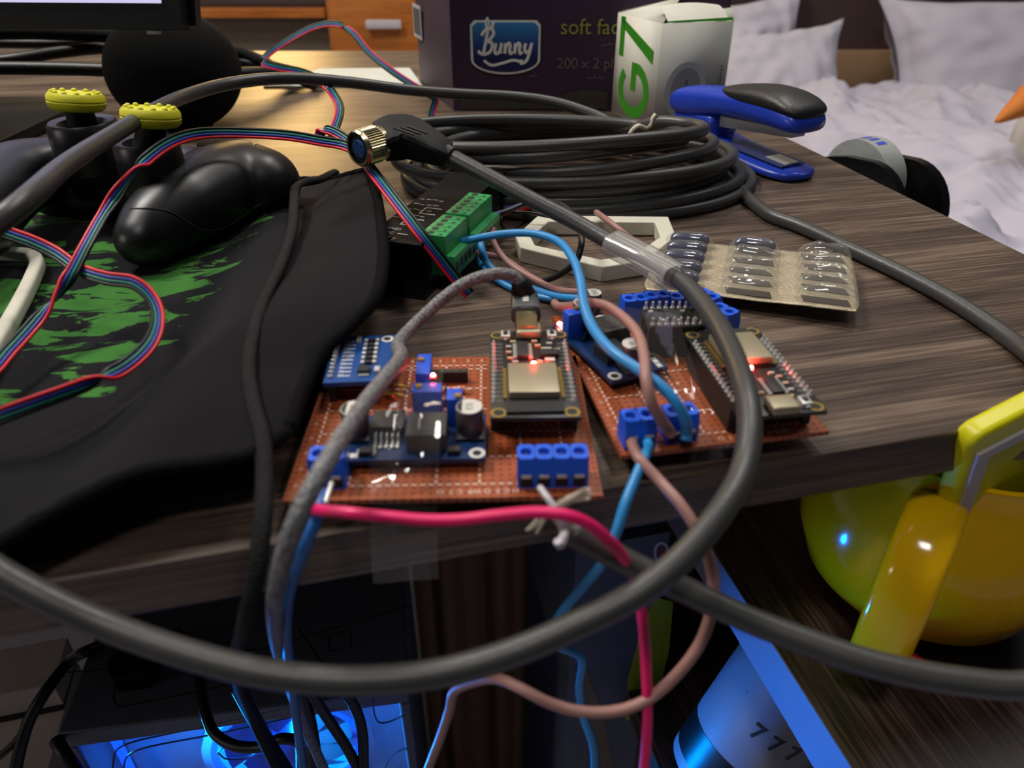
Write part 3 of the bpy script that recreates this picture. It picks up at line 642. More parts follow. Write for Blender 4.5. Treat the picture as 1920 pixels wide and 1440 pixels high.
# G: opening up-right of the glyph, in glyph frame x to the reader's right (= up the box), y glyph up (= towards L)
def glyph(poly): m.prism([(x, y) for x, y in poly], 0, .25, 0, gf)
for i in range(30):
    a0, a1 = 50+i*10, 60+i*10
    if a1 > 352: break
    glyph(ringpoly(23.5, yc-1, 21, 24, 7.6, a0, a1, 2))
glyph([(23, yc-4), (44, yc-4), (44, yc+3.6), (23, yc+3.6)])
glyph([(46, yc+19), (74.5, yc+19), (74.5, yc+26), (46, yc+26)]); glyph([(66, yc+20), (74.5, yc+26), (56, yc-27), (46.5, yc-27)])
m.build('lettering', M_g7, bx)
dr_ = (R__-N_).normalized(); wr = (R__-N_).length; nr = V((dr_.y, -dr_.x, 0)); nr = nr if nr.y < 0 else -nr
rf = lambda x, y, z: N_+dr_*x+up*y+nr*(z+.15)
m = MB(); m.prism(arc(wr*.42, 28, 17, 21, 0, 360, 40)[:-1], 0, .1, 0, rf); m.prism(arc(wr*.42, 28, 12.5, 17, 0, 360, 40)[:-1], .1, .25, 1, rf)
for k in range(9): m.prism([(wr*.42-1, 18+k*2.1), (wr*.42+1.2, 18+k*2.1), (wr*.42+1.2, 19.2+k*2.1+(k % 2)*.4), (wr*.42-1, 19.2+k*2.1)], .25, .35, 2, rf)
for k in range(16): m.prism([(wr*.9, 8+k*2.4), (wr*.92, 8+k*2.4), (wr*.92, 9.6+k*2.4), (wr*.9, 9.6+k*2.4)], 0, .15, 2, rf)
m.build('printed_picture', [M_cartshade, M_oval, M_printdk], bx)

# stapler
S0, S1 = P(1283, 262, 0), P(1490, 335, 0); sd = (S1-S0); SL = sd.length; sd.normalize(); sw = V((-sd.y, sd.x, 0))
sf = lambda x, y, z: S0+sd*x*SL+sw*z+up*y
stp = thing('stapler', 'royal blue stapler with a black rubber grip beside the white carton', 'stapler', tuple(S0))
def loft(fn, name, mt, n=40, k=26, p=2.6):      # fn(t) -> x, z low, z high, half width
    m = MB(); vs, fs = [], []
    for i in range(n+1):
        x, z0, z1, hw = fn(i/n); zc, hh = (z0+z1)/2, (z1-z0)/2
        for j in range(k):
            a = 2*math.pi*(j+.5)/k; ca, sa = math.cos(a), math.sin(a); q = (abs(ca)**p+abs(sa)**p)**(-1/p); vs.append(sf(x, zc+sa*q*hh, ca*q*hw))
    for i in range(n):
        for j in range(k): fs.append((i*k+j, i*k+(j+1) % k, (i+1)*k+(j+1) % k, (i+1)*k+j))
    fs += [tuple(range(k-1, -1, -1)), tuple(range(n*k, (n+1)*k))]; return m.add(vs, fs).build(name, mt, stp, angle=60)
def tab(rows):      # smooth table: t, x, z0, z1, hw
    ts = [r[0] for r in rows]
    def f(t):
        for i in range(len(rows)-1):
            if t <= ts[i+1] or i == len(rows)-2:
                a, b = rows[i], rows[i+1]; pa, pb = rows[max(i-1, 0)], rows[min(i+2, len(rows)-1)]; h = b[0]-a[0]; s = (t-a[0])/h; o = []
                for c in range(1, 5):
                    ma = (b[c]-pa[c])/max(b[0]-pa[0], 1e-6)*h; mb_ = (pb[c]-a[c])/max(pb[0]-a[0], 1e-6)*h
                    o.append(a[c]*(2*s**3-3*s*s+1)+ma*(s**3-2*s*s+s)+b[c]*(3*s*s-2*s**3)+mb_*(s**3-s*s))
                return o
    return f
loft(tab([(0, -.06, 4, 6, 3), (.04, -.055, 1, 13, 11), (.12, .03, 0, 17, 16), (.25, .16, 0, 18, 17.5), (.4, .34, 0, 13, 18), (.6, .6, 0, 9, 18), (.8, .84, 0, 7.5, 18), (.93, .99, 0, 7, 16), (.98, 1.05, .4, 6.4, 11), (1, 1.075, 2, 5, 5)]), 'base', M_stblue, p=3.4)
loft(tab([(0, .0, 12, 24, 12.5), (.5, .18, 11, 27, 13), (.9, .34, 11, 27, 13), (1, .37, 12, 26, 11)]), 'hinge_block', M_stblue, 12, p=5)
loft(tab([(0, -.085, 27, 31, 6), (.04, -.07, 23.5, 34.5, 12), (.12, 0, 20, 38.5, 15), (.25, .16, 21, 41.5, 15.5), (.42, .38, 26.5, 44, 15), (.6, .62, 29, 46, 15.5), (.78, .83, 29.5, 46.5, 17), (.92, .98, 29, 43, 16.5), (.98, 1.035, 30, 39, 13), (1, 1.05, 32, 36, 7)]), 'top_arm', M_stblue, p=3.)
loft(tab([(0, .34, 42.5, 44.5, 3), (.08, .38, 40.5, 46, 9), (.25, .5, 38.6, 49, 14.6), (.5, .70, 37, 52.2, 16.6), (.75, .87, 37.6, 51.4, 17.7), (.9, .97, 38.4, 48, 17.0), (.97, 1.02, 38.6, 44.5, 14), (1, 1.036, 38.6, 42, 9)]), 'rubber_grip', M_stgrip, p=2.3)['label'] = 'black rubber grip'
MB().prism([(.36, 19), (.96, 25.5), (.96, 30), (.36, 26)], -6, 6, 0, sf).build('magazine', M_tin, stp)
MB().prism([(.36, 0), (.97, 0), (.97, 1), (.36, 1)], -11, 11, 0, lambda x, y, z: sf(x, 7.6+y*.6+(1-x)*4.6, z)).build('deck', M_anvil, stp)
MB().prism([(.80, 0), (.96, 0), (.96, 1), (.80, 1)], -6, 6, 0, lambda x, y, z: sf(x, 8.3+y*.6+(1-x)*4.6, z)).build('anvil', M_tin, stp)
# the moulded seam that runs round the controller's grip
def on_surface(ob, pix):
    bpy.context.view_layer.update(); e = ob.evaluated_get(bpy.context.evaluated_depsgraph_get()); Mi = ob.matrix_world.inverted(); o = Mi @ V(mm(0, 0, CAMH)); out = []
    for a, b in pix:
        ok, loc, *_ = e.ray_cast(o, (Mi.to_3x3() @ ray(a, b)).normalized())
        if ok: w_ = ob.matrix_world @ loc*1000; out.append(V((w_.x, w_.y, w_.z-ZO)))
    return out
sm_ = on_surface(shell, [(244, 392), (262, 391), (285, 391), (308, 394), (330, 402), (350, 415), (370, 427), (390, 432), (410, 430), (432, 421), (456, 405), (480, 388), (500, 373)])
if len(sm_) > 3: MB().tube(smooth(sm_, 5), .42, 8).build('seam', M_chip, gp)
# ---------------------------------------------------------------- circuit boards
def tmat(loc, rz=0): return Matrix.Translation(V(loc)) @ Matrix.Rotation(rz, 4, 'Z')
def mb_at(loc, rz=0): return MB(tmat(loc, rz))
def part(mb, name, mats, par): return mb.build(name, mats, par, local=True)
def terminal(par, loc, rz, n, pitch=5.08, wires=()):
    mb = mb_at(loc, rz); w = n*pitch; h, d = 10., 7.8
    # walls, then a top plate pierced by a round well over each screw
    mb.add([(-w/2, -d/2, 0), (w/2, -d/2, 0), (w/2, d/2, 0), (-w/2, d/2, 0), (-w/2, -d/2, h*.55), (w/2, -d/2, h*.55), (-w/2, -d/2+1.1, h), (w/2, -d/2+1.1, h), (w/2, d/2, h), (-w/2, d/2, h)],
           [(0, 1, 5, 4), (4, 5, 7, 6), (1, 2, 8, 7, 5), (3, 0, 4, 6, 9), (2, 3, 9, 8), (3, 2, 1, 0)])
    y0, y1 = -d/2+1.1, d/2
    for i in range(n):
        cx = -w/2+pitch*(i+.5); cy = (y0+y1)/2; r = 1.75; sq, ci, lo = [], [], []
        for k in range(16):
            a = 2*math.pi*(k+.5)/16; ca, sa = math.cos(a), math.sin(a); q = max(abs(ca), abs(sa))
            sq.append((cx+ca/q*pitch/2, cy+sa/q*(y1-y0)/2, h)); ci.append((cx+ca*r, cy+sa*r, h)); lo.append((cx+ca*r, cy+sa*r, h-3))
        mb.add(sq+ci+lo, [(k, (k+1) % 16, 16+(k+1) % 16, 16+k) for k in range(16)]+[(16+k, 16+(k+1) % 16, 32+(k+1) % 16, 32+k) for k in range(16)])
        if i: mb.box((cx-pitch/2, (y0+y1)/2, h-.0), (.25, y1-y0, .06), 1)
        mb.box((cx, -d/2-.02, 2.6), (3.6, .1, 3.8), 1)
    t = part(mb, 'screw_terminal', [M_termblue, M_chip], par)
    m2 = mb_at(loc, rz); m3 = mb_at(loc, rz)
    for i in range(n):
        cx = -w/2+pitch*(i+.5); m2.cyl((cx, (y0+y1)/2, h-4), (cx, (y0+y1)/2, h-2.1), 1.7, n=16); m2.box((cx, (y0+y1)/2, h-2.05), (2.9, .5, .1), 1)
        m3.box((cx, -d/2-.05, 4.4), (2.9, .5, 1.2), bev=.2)
    part(m2, 'screw', [M_tin, M_chip], t); part(m3, 'clamp', M_tin, t); return t
def capacitor(par, loc, r=4.1, h=9.6, name='capacitor', mark=True):
    mb = mb_at(loc); mb.box((0, 0, .6), (2*r+.4, 2*r+.4, 1.2), 2, bev=.3); mb.lathe([(r*.96, 1.2), (r*.96, 1.9), (r, 2.2), (r, h-.6), (r*.94, h-.1)], n=30)
    mb.lathe([(r*.96, h-.5), (r*.93, h), (0, h)], n=30, m=1)
    if mark:
        mb.prism([(r*.9*math.cos(R(a)), r*.9*math.sin(R(a))) for a in range(125, 236, 10)], h, h+.04, 2)
        mb.text('220', 1.9, lambda x, y, z: V((-.5+x*.8, .2+y, h+.05+z)), 2, .02); mb.text('35V', 1.9, lambda x, y, z: V((-.5+x*.8, -2+y, h+.05+z)), 2, .02)
    return part(mb, name, [M_capsl, M_captop, M_chip], par)
def lamp(par, loc, r=.75, name='status_light'):
    mb = mb_at(loc); mb.box((0, 0, .25), (1.8, 1.2, .5), 0); mb.ball((0, 0, .75), (r, r, r*.8), 1, 14, 8); return part(mb, name, [M_led, M_ledc], par)
def mcu(par, loc, rz, led=True):
    """development board standing on two socket strips; its antenna end points to local -y"""
    T = tmat(loc, rz); ml = lambda: MB(T)
    mb = ml(); W2, L2 = 14., 27.
    mb.box((0, 0, -.8), (2*W2, 2*L2, 1.6), bev=.4); 
    for sx in (-1, 1):
        for sy in (-1, 1):
            mb.lathe([(1.7, .02), (2.5, .02), (2.5, .06), (1.7, .06)], (sx*(W2-2.7), sy*(L2-2.7), 0), 20, 1); mb.cyl((sx*(W2-2.7), sy*(L2-2.7), 0), (sx*(W2-2.7), sy*(L2-2.7), .04), 1.7, n=18, m=2)
    mod = part(mb, 'microcontroller_board', [M_pcbblk, M_gold, M_chip], par)
    mb = ml(); mb.box((0, -12.5, .5), (18, 25.5, 1.0)); part(mb, 'radio_module_base', M_chip, mod)
    mb = ml(); mb.box((0, -9.4, 2.2), (16, 17.6, 2.6), bev=.5); part(mb, 'metal_shield', M_shield, mod)
    mb = ml()
    for s in (-1, 1):
        for k in range(14): mb.box((s*9.1, -17.2+k*1.27, .7), (1.2, .8, .9))
    part(mb, 'solder_edge', M_gold, mod)
    for s in (-1, 1):
        mb = ml()
        for k in range(15):
            y = -17.8+k*2.54; mb.lathe([(1.0, .02), (.75, .5), (.35, 1.1), (.32, 1.6), (0, 1.65)], (s*12.6, y, 0), 8); 
        part(mb, 'pin_row', M_solder, mod)
        mb = ml(); mb.box((s*12.6, 0, -6.2), (2.5, 39, 8.6)); part(mb, 'socket_strip', M_chip, mod)
        mb = ml()
        for k in range(15): mb.text('D%d' % (k+10), 1.2, lambda x, y, z, k=k: V((s*10.6-.9+x*.9, -18.2+k*2.54+y, .03+z)), 0, .01)
        part(mb, 'printed_text', M_silkdim, mod)
    mb = ml(); mb.box((0, L2-2.6, 1.65), (9, 7.4, 3.2), bev=1.1, seg=3); part(mb, 'usb_port', M_shield, mod)
    for s in (-1, 1):
        mb = ml(); mb.box((s*8.3, 22.6, .9), (3.2, 4.2, 1.8), 0, bev=.2); mb.box((s*8.3, 22.6, 1.95), (1.5, 2.1, .6), 1); mb.box((s*8.3, 20.2, .5), (1.2, 1, .9), 0); mb.box((s*8.3, 25, .5), (1.2, 1, .9), 0)
        part(mb, 'push_button', [M_tin, M_chip], mod)
    mb = ml(); mb.box((-2.6, 12.2, .85), (4, 9.8, 1.5), 0, bev=.15)
    for s in (-1, 1):
        for k in range(8): mb.box((-2.6+s*2.6, 8.0+k*1.2, .4), (1.4, .6, .7), 1)
    part(mb, 'driver_chip', [M_chip, M_tin], mod)
    mb = ml(); mb.box((6.6, 9.6, .85), (6.4, 3.4, 1.6), 0); mb.box((6.4, 4.6, .9), (3.4, 1.8, 1.7), 1, bev=.2)
    for k, (x, y) in enumerate(((-7.6, 15), (-7.6, 11.2), (-7.2, 7.2), (-5.6, 4.8), (2.6, 15.6), (4.6, 13.4), (6.8, 17), (2.8, 4.8), (-6, 18.4), (6.4, 13.4), (1.6, 18.6), (9.2, 12.6))):
        mb.box((x, y, .45), (1.5, .9, .8), 2 if k % 3 else 1)
        mb.box((x+.9, y, .42), (.5, .95, .84), 1)
    part(mb, 'small_components', [M_chip, M_tin, M_beige], mod)
    lamp(mod, T @ V((.8, 2.0, .6)), .95)
    l = bpy.data.lights.new('led_glow', 'POINT'); l.energy = .004; l.color = (1, .03, .02); l.shadow_soft_size = .0008
    lo = bpy.data.objects.new('led_glow', l); C.objects.link(lo); lo.parent = mod; lo.location = (T @ V((.8, 2.4, 3.6)))/1000
    return mod
def buck(par, loc, rz, led=True):
    T = tmat(loc, rz); ml = lambda: MB(T); at = lambda x, y, z: T @ V((x, y, z))
    mb = ml(); mb.box((0, 0, -.8), (44, 23, 1.6))
    for (x, y) in ((19.4, -8.9), (-19.4, 8.9)):
        mb.lathe([(1.4, .02), (2.5, .02), (2.5, .08), (1.4, .08)], (x, y, 0), 24, 1); mb.cyl((x, y, 0), (x, y, .05), 1.4, n=20, m=2)
    for (x, y) in ((20, 9), (-20, -9), (-17, -9.4), (17, 9.4)): mb.box((x, y, .1), (2.6, 2, .5), 1, bev=.2)
    b = part(mb, 'voltage_converter', [M_pcbblued, M_captop, M_chip], par)
    for x in (-17.6, 17.2):
        mb = MB(T @ Matrix.Translation(V((x, 1, 0)))); r, h = 4.2, 10.2
        mb.box((0, 0, .6), (2*r+.4, 2*r+.4, 1.2), 2, bev=.3); mb.lathe([(r*.96, 1.2), (r*.96, 2.2), (r, 2.5), (r, h-.6), (r*.94, h-.1)], n=30); mb.lathe([(r*.97, h-.5), (r*.94, h), (0, h)], n=30, m=1)
        mb.prism([(r*.9*math.cos(R(a)), r*.9*math.sin(R(a))) for a in range(125, 236, 10)], h, h+.04, 2); mb.text('220', 2, lambda x, y, z: V((-1.3+x*.8, .2+y, h+.05+z)), 2, .02); mb.text('35V', 2, lambda x, y, z: V((-1.3+x*.8, -2+y, h+.05+z)), 2, .02)
        part(mb, 'capacitor', [M_capsl, M_captop, M_chip], b)
    mb = ml(); mb.box((4.4, -2.6, 3.4), (12, 12, 6.8), bev=.8); mb.cyl((4.4, -2.6, 6.7), (4.4, -2.6, 6.95), 4.4, n=28); part(mb, 'inductor', M_ferr, b)
    mb = ml(); mb.box((-8, 3.6, 2.2), (10, 9, 4.4), 0, bev=.2)
    for k in range(5): mb.tube([(-11.4+k*1.7, -.9, 2.2), (-11.4+k*1.7, -2.4, 2.0), (-11.4+k*1.7, -3.2, .4), (-11.4+k*1.7, -5.6, .3)], .42, 8, 1)
    for k in range(5): mb.ball((-11.4+k*1.7, -5.4, .4), (.7, 1.1, .45), 1, 10, 6)
    part(mb, 'regulator_chip', [M_chip, M_tin], b)
    mb = ml(); mb.box((12.4, 8.2, 5), (4.8, 6.4, 10), 0, bev=.3); mb.cyl((13.6, 6.4, 10), (13.6, 6.4, 10.9), 1.1, n=14, m=1); part(mb, 'trimmer', [M_trim, M_gold], b)
    part(ml().box((12.6, -8.6, .9), (3.4, 2.4, 1.6)), 'chip_resistor', M_chip, b); mb = ml(); mb.box((-13.5, -8.6, .9), (4.2, 2.6, 1.8), 0)
    for x in (-15.8, -11.2): mb.box((x, -8.6, .5), (.8, 2.6, .9), 1)
    part(mb, 'diode', [M_chip, M_tin], b)
    if led: lamp(b, T @ V((20.6, 9.4, .3)), .95)
    return b
def perfboard(par, W, Dp, skip=()):
    mb = MB(); mb.box((0, 0, -.8), (W, Dp, 1.6), 0)
    p = 2.54; nx, ny = int((W/2-4)/p), int((Dp/2-5)/p)
    for gy in [-ny, -ny+5, -ny+10, -ny+15, -ny+20, -ny+25, ny]:
        if gy > ny: continue
        for i in range(-nx, nx): mb.box(((i+.5)*p, gy*p, .03), (1.5, .5, .06), 1)
    for gx in range(-nx, nx+1, 5):
        for j in range(-ny, ny): mb.box((gx*p, (j+.5)*p, .03), (.55, 1.3, .06), 1)
    for i in range(-nx, nx, 1):
        if i % 2 == 0: mb.text(str(abs(i) % 10)*1, 2.3, lambda x, y, z, i=i: V((i*p-.5+x, Dp/2-3.4+y, .04+z)), 1, .01)
        if i % 2 == 0 and abs(i*p) > 30: pass
    for k, ch in enumerate('O7CPWO5CH'): mb.text(ch, 2.6, lambda x, y, z, k=k: V((-2+k*2.7-x+2, -Dp/2+2.6-y+1, .04+z)), 1, .01)
    for j in range(-ny, ny+1, 3): mb.text('O', 1.6, lambda x, y, z, j=j: V((-W/2+1.6+x, j*p+y, .04+z)), 1, .01)
    return part(mb, 'perfboard', [M_perf, M_white], par)

# --- the board at the desk's edge
B1 = V((-20.5, 198, 8)); R1 = R(1.5); l1 = frame(B1, R1)
bd1 = thing('circuit_board', 'brown prototype circuit board with two small blue boards and a microcontroller on it', 'circuit board', tuple(B1), R1)
W1, D1 = 91., 78.
perfboard(bd1, W1, D1)
q = l1(P(1000, 700, 19.5)); mc1 = mcu(bd1, (q.x-.4, q.y+3, 10.8), 0)
q = l1(P(1038, 862, 18)); terminal(bd1, (q.x, -D1/2+7.5, 0), 0, 4)
q = l1(P(610, 858, 18)); terminal(bd1, (q.x, -D1/2+8.5, 0), R(0), 2)
q = l1(P(762, 850, 13)); buck(bd1, (q.x+1.5, -D1/2+24, 4.2), 0, led=False)
# blue converter board raised on its pin header
q = l1(P(672, 668, 17)); T = tmat((q.x+1, q.y-1, 9), R(3)); ml = lambda: MB(T)
mb = ml(); mb.box((0, 0, -.8), (22, 31, 1.6)); mb.lathe([(1.3, .02), (2.3, .02), (2.3, .08), (1.3, .08)], (8.4, 12.6, 0), 24, 1); mb.cyl((8.4, 12.6, 0), (8.4, 12.6, .05), 1.3, n=20, m=2)
for k in range(10):
    mb.box((-4.6, -11.5+k*2.54, .03), (4.2, .55, .06), 1); 
    mb.text(('VDD', 'GND', 'SCL', 'SDA', 'ADDR', 'ALRT', 'A0', 'A1', 'A2', 'A3')[9-k], 1.5, lambda x, y, z, k=k: V((-6.6+x, -11.2+k*2.54+y, .05+z)), 1, .01)
ad = part(mb, 'converter_board', [M_pcbblue, M_captop, M_chip], bd1); ad['label'] = 'small blue board with black parts and a pin row'
mb = ml()
for k in range(10): mb.lathe([(.95, 0), (.9, .8), (.4, 1.3), (.35, 2.4), (0, 2.5)], (-9, -12+k*2.54, 0), 9)
part(mb, 'pin_row', M_solder, ad)
mb = ml(); mb.box((-9, -.6, -5), (2.5, 26, 8.4)); part(mb, 'pin_header', M_chip, ad)
for k in range(6):
    mb = ml(); mb.box((3, -4+k*3.0, .5), (2.2, 1.6, 1.0), 0)
    for s in (-1, 1): mb.box((3+s*2, -4+k*3.0, .5), (1.3, 1.6, 1.1), 1, bev=.2)
    part(mb, 'chip_resistor', [M_chip, M_tin], ad)
mb = ml(); mb.box((2, -9.4, .8), (4, 3.4, 1.5), 0)
for k in range(5):
    for s in (-1, 1): mb.box((.6+k*.72, -9.4+s*2.4, .3), (.4, 1.6, .5), 1)
part(mb, 'driver_chip', [M_chip, M_tin], ad)
part(ml().box((-1.6, 11.6, .6), (1.6, 3.2, 1.2)), 'chip_capacitor', M_tin, ad); part(ml().box((6.4, -9.6, .7), (1.8, 3, 1.3)), 'chip_capacitor', M_tin, ad)
# trimmers, header, resistors
q = l1(P(795, 706, 14)); mb = mb_at((q.x, q.y+2, 0)); mb.box((0, 0, 5), (4.8, 13, 10), bev=.3); mb.cyl((-1, 2, 10), (-1, 2, 10.9), 1.1, n=14, m=1); part(mb, 'trimmer', [M_trim, M_gold], bd1)
q = l1(P(802, 742, 14)); mb = mb_at((q.x, q.y-1, 0)); mb.box((0, 0, 5), (9.6, 5.4, 10), bev=.3); mb.cyl((-2.6, 0, 10), (-2.6, 0, 10.9), 1.1, n=14, m=1); part(mb, 'trimmer', [M_trim, M_gold], bd1)
q = l1(P(836, 706, 10)); mb = mb_at((q.x, q.y, 0)); mb.box((0, 0, 2.2), (15.6, 2.5, 4.4), 0)
for k in range(6): mb.box((-6.4+k*2.54, 0, 4.4), (1.2, 1.2, .1), 1); mb.cyl((-6.4+k*2.54, 1.9, 0), (-6.4+k*2.54, 1.9, 1.2), .4, n=8, m=1)
part(mb, 'pin_socket', [M_chip, M_ferr], bd1)
for k, (px, py) in enumerate(((845, 733), (845, 753))):
    q = l1(P(px, py, 9)); mb = mb_at((q.x, q.y, 1.6)); prof = [(0, -5), (.9, -5), (1.3, -4.4), (1.3, -3.2), (1.0, -2.4), (1.0, 2.4), (1.3, 3.2), (1.3, 4.4), (.9, 5), (0, 5)]
    mb.lathe(prof, (0, 0, 0), 16, 0, Matrix.Rotation(R(90), 3, 'Y'))
    for x, mm_ in ((-3.8, 1), (-1.6, 2), (.2, 1), (3.8, 1)): mb.lathe([(1.06 if abs(x) < 3 else 1.34, -.45), (1.06 if abs(x) < 3 else 1.34, .45)], (x, 0, 0), 16, mm_, Matrix.Rotation(R(90), 3, 'Y'))
    mb.tube([(-5, 0, 0), (-7, 0, 0), (-7.4, 0, -1.6)], .3, 6, 3); mb.tube([(5, 0, 0), (7, 0, 0), (7.4, 0, -1.6)], .3, 6, 3)
    part(mb, 'resistor', [M_beige, M_bandr, M_chip, M_tin], bd1)
lamp(bd1, (l1(P(812, 704, 19)).x, l1(P(812, 704, 19)).y, 10.4), .7, 'indicator_light')
for (px, py) in ((740, 735), (735, 752), (705, 745)):
    q = l1(P(px, py, 9)); mb = mb_at((q.x, q.y, 0)); mb.tube(smooth([(-6, 0, .4), (-3, 1, 3), (4, -.5, 3.4), (7, -1, .4)], 5), .5, 7); part(mb, 'jumper_wire', M_gold, bd1)

# --- the board beside it
f0 = P(1165, 855, 8); f1 = P(1555, 808, 8); R2 = math.atan2(f1.y-f0.y, f1.x-f0.x); W2_ = (f1-f0).length; D2 = 93.
e1, e2 = V((math.cos(R2), math.sin(R2), 0)), V((-math.sin(R2), math.cos(R2), 0))
B2 = f0+e1*W2_/2+e2*D2/2; l2 = frame(B2, R2)
bd2 = thing('circuit_board', 'orange brown prototype circuit board with a microcontroller along one side, under clear film', 'circuit board', tuple(B2), R2)
perfboard(bd2, W2_, D2)
q = l2(P(1398, 690, 20)); mcu(bd2, (q.x+2, q.y+1, 11.2), R(180)-R(3))
q = l2(P(1196, 775, 18)); terminal(bd2, (q.x, q.y-1, 0), 0, 2)
q = l2(P(1271, 764, 18)); terminal(bd2, (q.x+.5, q.y-1.4, 0), 0, 2)
q = l2(P(1150, 640, 14)); buck(bd2, (q.x-2, q.y, 4.6), R(-76)+R(180))
for (px, py, n, rr) in ((1190, 556, 2, 180), (1232, 550, 2, 180), (1278, 552, 2, 180), (1328, 550, 2, 115), (1360, 578, 2, 115)):
    q = l2(P(px, py, 18)); terminal(bd2, (q.x, min(q.y, D2/2-5), 0), R(rr), n)
q = l2(P(1262, 590, 22)); T = tmat((q.x, q.y, 13), R(-8)); ml = lambda: MB(T)
mb = ml(); mb.box((0, 0, -.8), (20.5, 15.5, 1.6)); dvb = part(mb, 'motor_driver_board', M_pcbblk, bd2)
for s in (-1, 1):
    mb = ml()
    for k in range(8): mb.cyl((-8.9+k*2.54, s*6.4, 0), (-8.9+k*2.54, s*6.4, 3.2), .5, .42, 8); mb.box((-8.9+k*2.54, s*6.4, .5), (1.5, 1.5, 1.0), 0, bev=.3)
    part(mb, 'pin_row', M_solder, dvb)
    mb = ml(); mb.box((0, s*6.4, -6.8), (20.5, 2.5, 10.5)); part(mb, 'socket_strip', M_chip, dvb)
mb = ml(); mb.box((0, 0, .7), (6, 6, 1.4), 0)
for k in range(6): mb.box((-7.6+k*3, 3.4-(k % 2)*6.8, .5), (1.6, 1, .9), 1)
part(mb, 'driver_chip', [M_chip, M_tin], dvb)
q = l2(P(1112, 552, 16)); capacitor(bd2, (q.x, q.y, 0), 3.6, 9)
for k, (px, py) in enumerate(((1128, 610), (1196, 640), (1216, 668), (1222, 690))):
    q = l2(P(px, py, 9)); mb = mb_at((q.x, q.y, 0)); mb.tube(smooth([(-4, 3, .3), (-1, 1, 2), (3, -2, 2), (5, -4, .3)], 5), .45, 7); part(mb, 'jumper_wire', M_gold, bd2)

# ---------------------------------------------------------------- motor driver box with green terminals
K1 = P(802, 447, 27); rz3 = R(-19); z3 = 0
K0 = V((K1.x, K1.y, 0))
drv = thing('motor_driver', 'black motor driver box with green plug terminals tucked under the coiled cable', 'motor driver', tuple(K0), rz3)
mb = MB(); mb.box((-13.5, 47, 13.5), (27, 94, 23), 0, bev=.6); mb.box((-13.5, 47, 1.2), (27, 108, 2.4), 0)
part(mb, 'housing', M_blk, drv)
mb = MB(); mb.box((-13.5, 47, 26), (27, 110, 1.6), 0); mb.cyl((-19, -4.6, 26), (-19, -4.6, 26.9), 1.7, n=18, m=1); mb.cyl((-15, -4.6, 26), (-15, -4.6, 26.9), 1.7, n=18, m=1); mb.box((-17, -4.6, 26.45), (4, 3.4, .9), 1)
part(mb, 'lid_plate', [M_lid, M_foildk], drv)
mb = MB(); up_ = lambda ox, oy, s: (lambda x, y, z: V((ox-y*0+x*s, oy+y*s, 26.85+z)))
mb.text('VCC', 3.6, up_(-24, 0, 1), 0, .02); mb.text('GND', 3.6, up_(-24, 5, 1), 1, .02)
for k in range(16): mb.box((-24+(k % 4)*3.4, 24+(k//4)*7.5+(k % 3)*.4, 26.83), (2.2+(k % 3)*.4, .9, .05), 1)
for (x, y, w_, h_) in ((-15, 12, 8, .7), (-15, 20, 8, .7), (-19, 16, .7, 8.6), (-13, 28, 8, .7), (-13, 36, 8, .7), (-17, 32, .7, 8.6), (-22, 20, 9, .4), (-25.5, 1, 1, .5), (-13, 1.4, 5, .5)): mb.box((x, y, 26.83), (w_, h_, .05), 0)
part(mb, 'printed_text', [M_captop, M_silkdim], drv)
def plug(y0, n):
    mb = MB(); w_ = n*5.08; mb.box((-1.5+3, y0+w_/2, 18.5), (12, w_, 19), 0, bev=.3); mb.box((9, y0+w_/2, 14), (5, w_, 10), 0, bev=.3)
    for k in range(n):
        y = y0+5.08*(k+.5); mb.cyl((-.6, y, 28), (-.6, y, 28.06), 1.75, n=16, m=1); mb.box((4.6, y-1, 28.02), (1.5, 1.5, .08), 1); mb.box((11.55, y, 14), (.1, 3, 4), 1)
        if k: mb.box((1.5, y-2.54, 28.02), (12, .3, .06), 2)
    return part(mb, 'plug_terminal', [M_green, M_chip, M_chip], drv)
plug(2, 5); plug(30, 6)
# ---------------------------------------------------------------- blister card with capsules
O_, X_ = P(1203, 548, 3), P(1612, 592, 6)
ex = (X_-O_); ex.z = 0; LB = ex.length; ex.normalize(); ey = V((-ex.y, ex.x, 0)); WB_ = 60.
rise = lambda x, y: 4.5+3.5*max(0, (x/LB-.55))*2+2.0*math.sin(x/LB*math.pi*1.0)
bf_ = lambda x, y, z: O_*1+ex*x+ey*y+V((0, 0, rise(x, y)-O_.z+z))
bl = thing('blister_pack', 'capsule blister pack of beige foil with mostly empty clear pockets', 'blister pack', tuple(bf_(LB/2, WB_/2, -4)))
m = MB()
def card(u, v):
    x, y = u*LB, v*WB_; c = 6
    if u < 1e-6 or u > 1-1e-6: y = c+(WB_-2*c)*v
    return bf_(x, y, .25*mn.noise(V((x/6, y/6, 0))))
o = m.grid(card, 48, 30).build('foil', M_foil, bl, angle=180); o.modifiers.new('s', 'SOLIDIFY').thickness = .0004
cw = LB/3
def pocket(x0, y0, l, r, h, n=24, mseed=0):
    vs = MB()
    def f(u, v):
        a = u*2*math.pi; rr = 1-v; t = min(1, rr*1.0)
        k = math.sqrt(max(0, 1-t**2.6)); cx = (l/2-r)*(1 if math.cos(a) > 0 else -1)
        X = (l/2-r)*math.tanh(3*math.cos(a))*t**.6+r*math.cos(a)*t; Y = r*math.sin(a)*t
        d = 1.5*mn.noise(V((X/5+mseed, Y/4, mseed)))*(1-t**4) if mseed else 0
        return bf_(x0+X, y0+Y, h*k+.2+d)
    vs.grid(f, n, 8); return vs
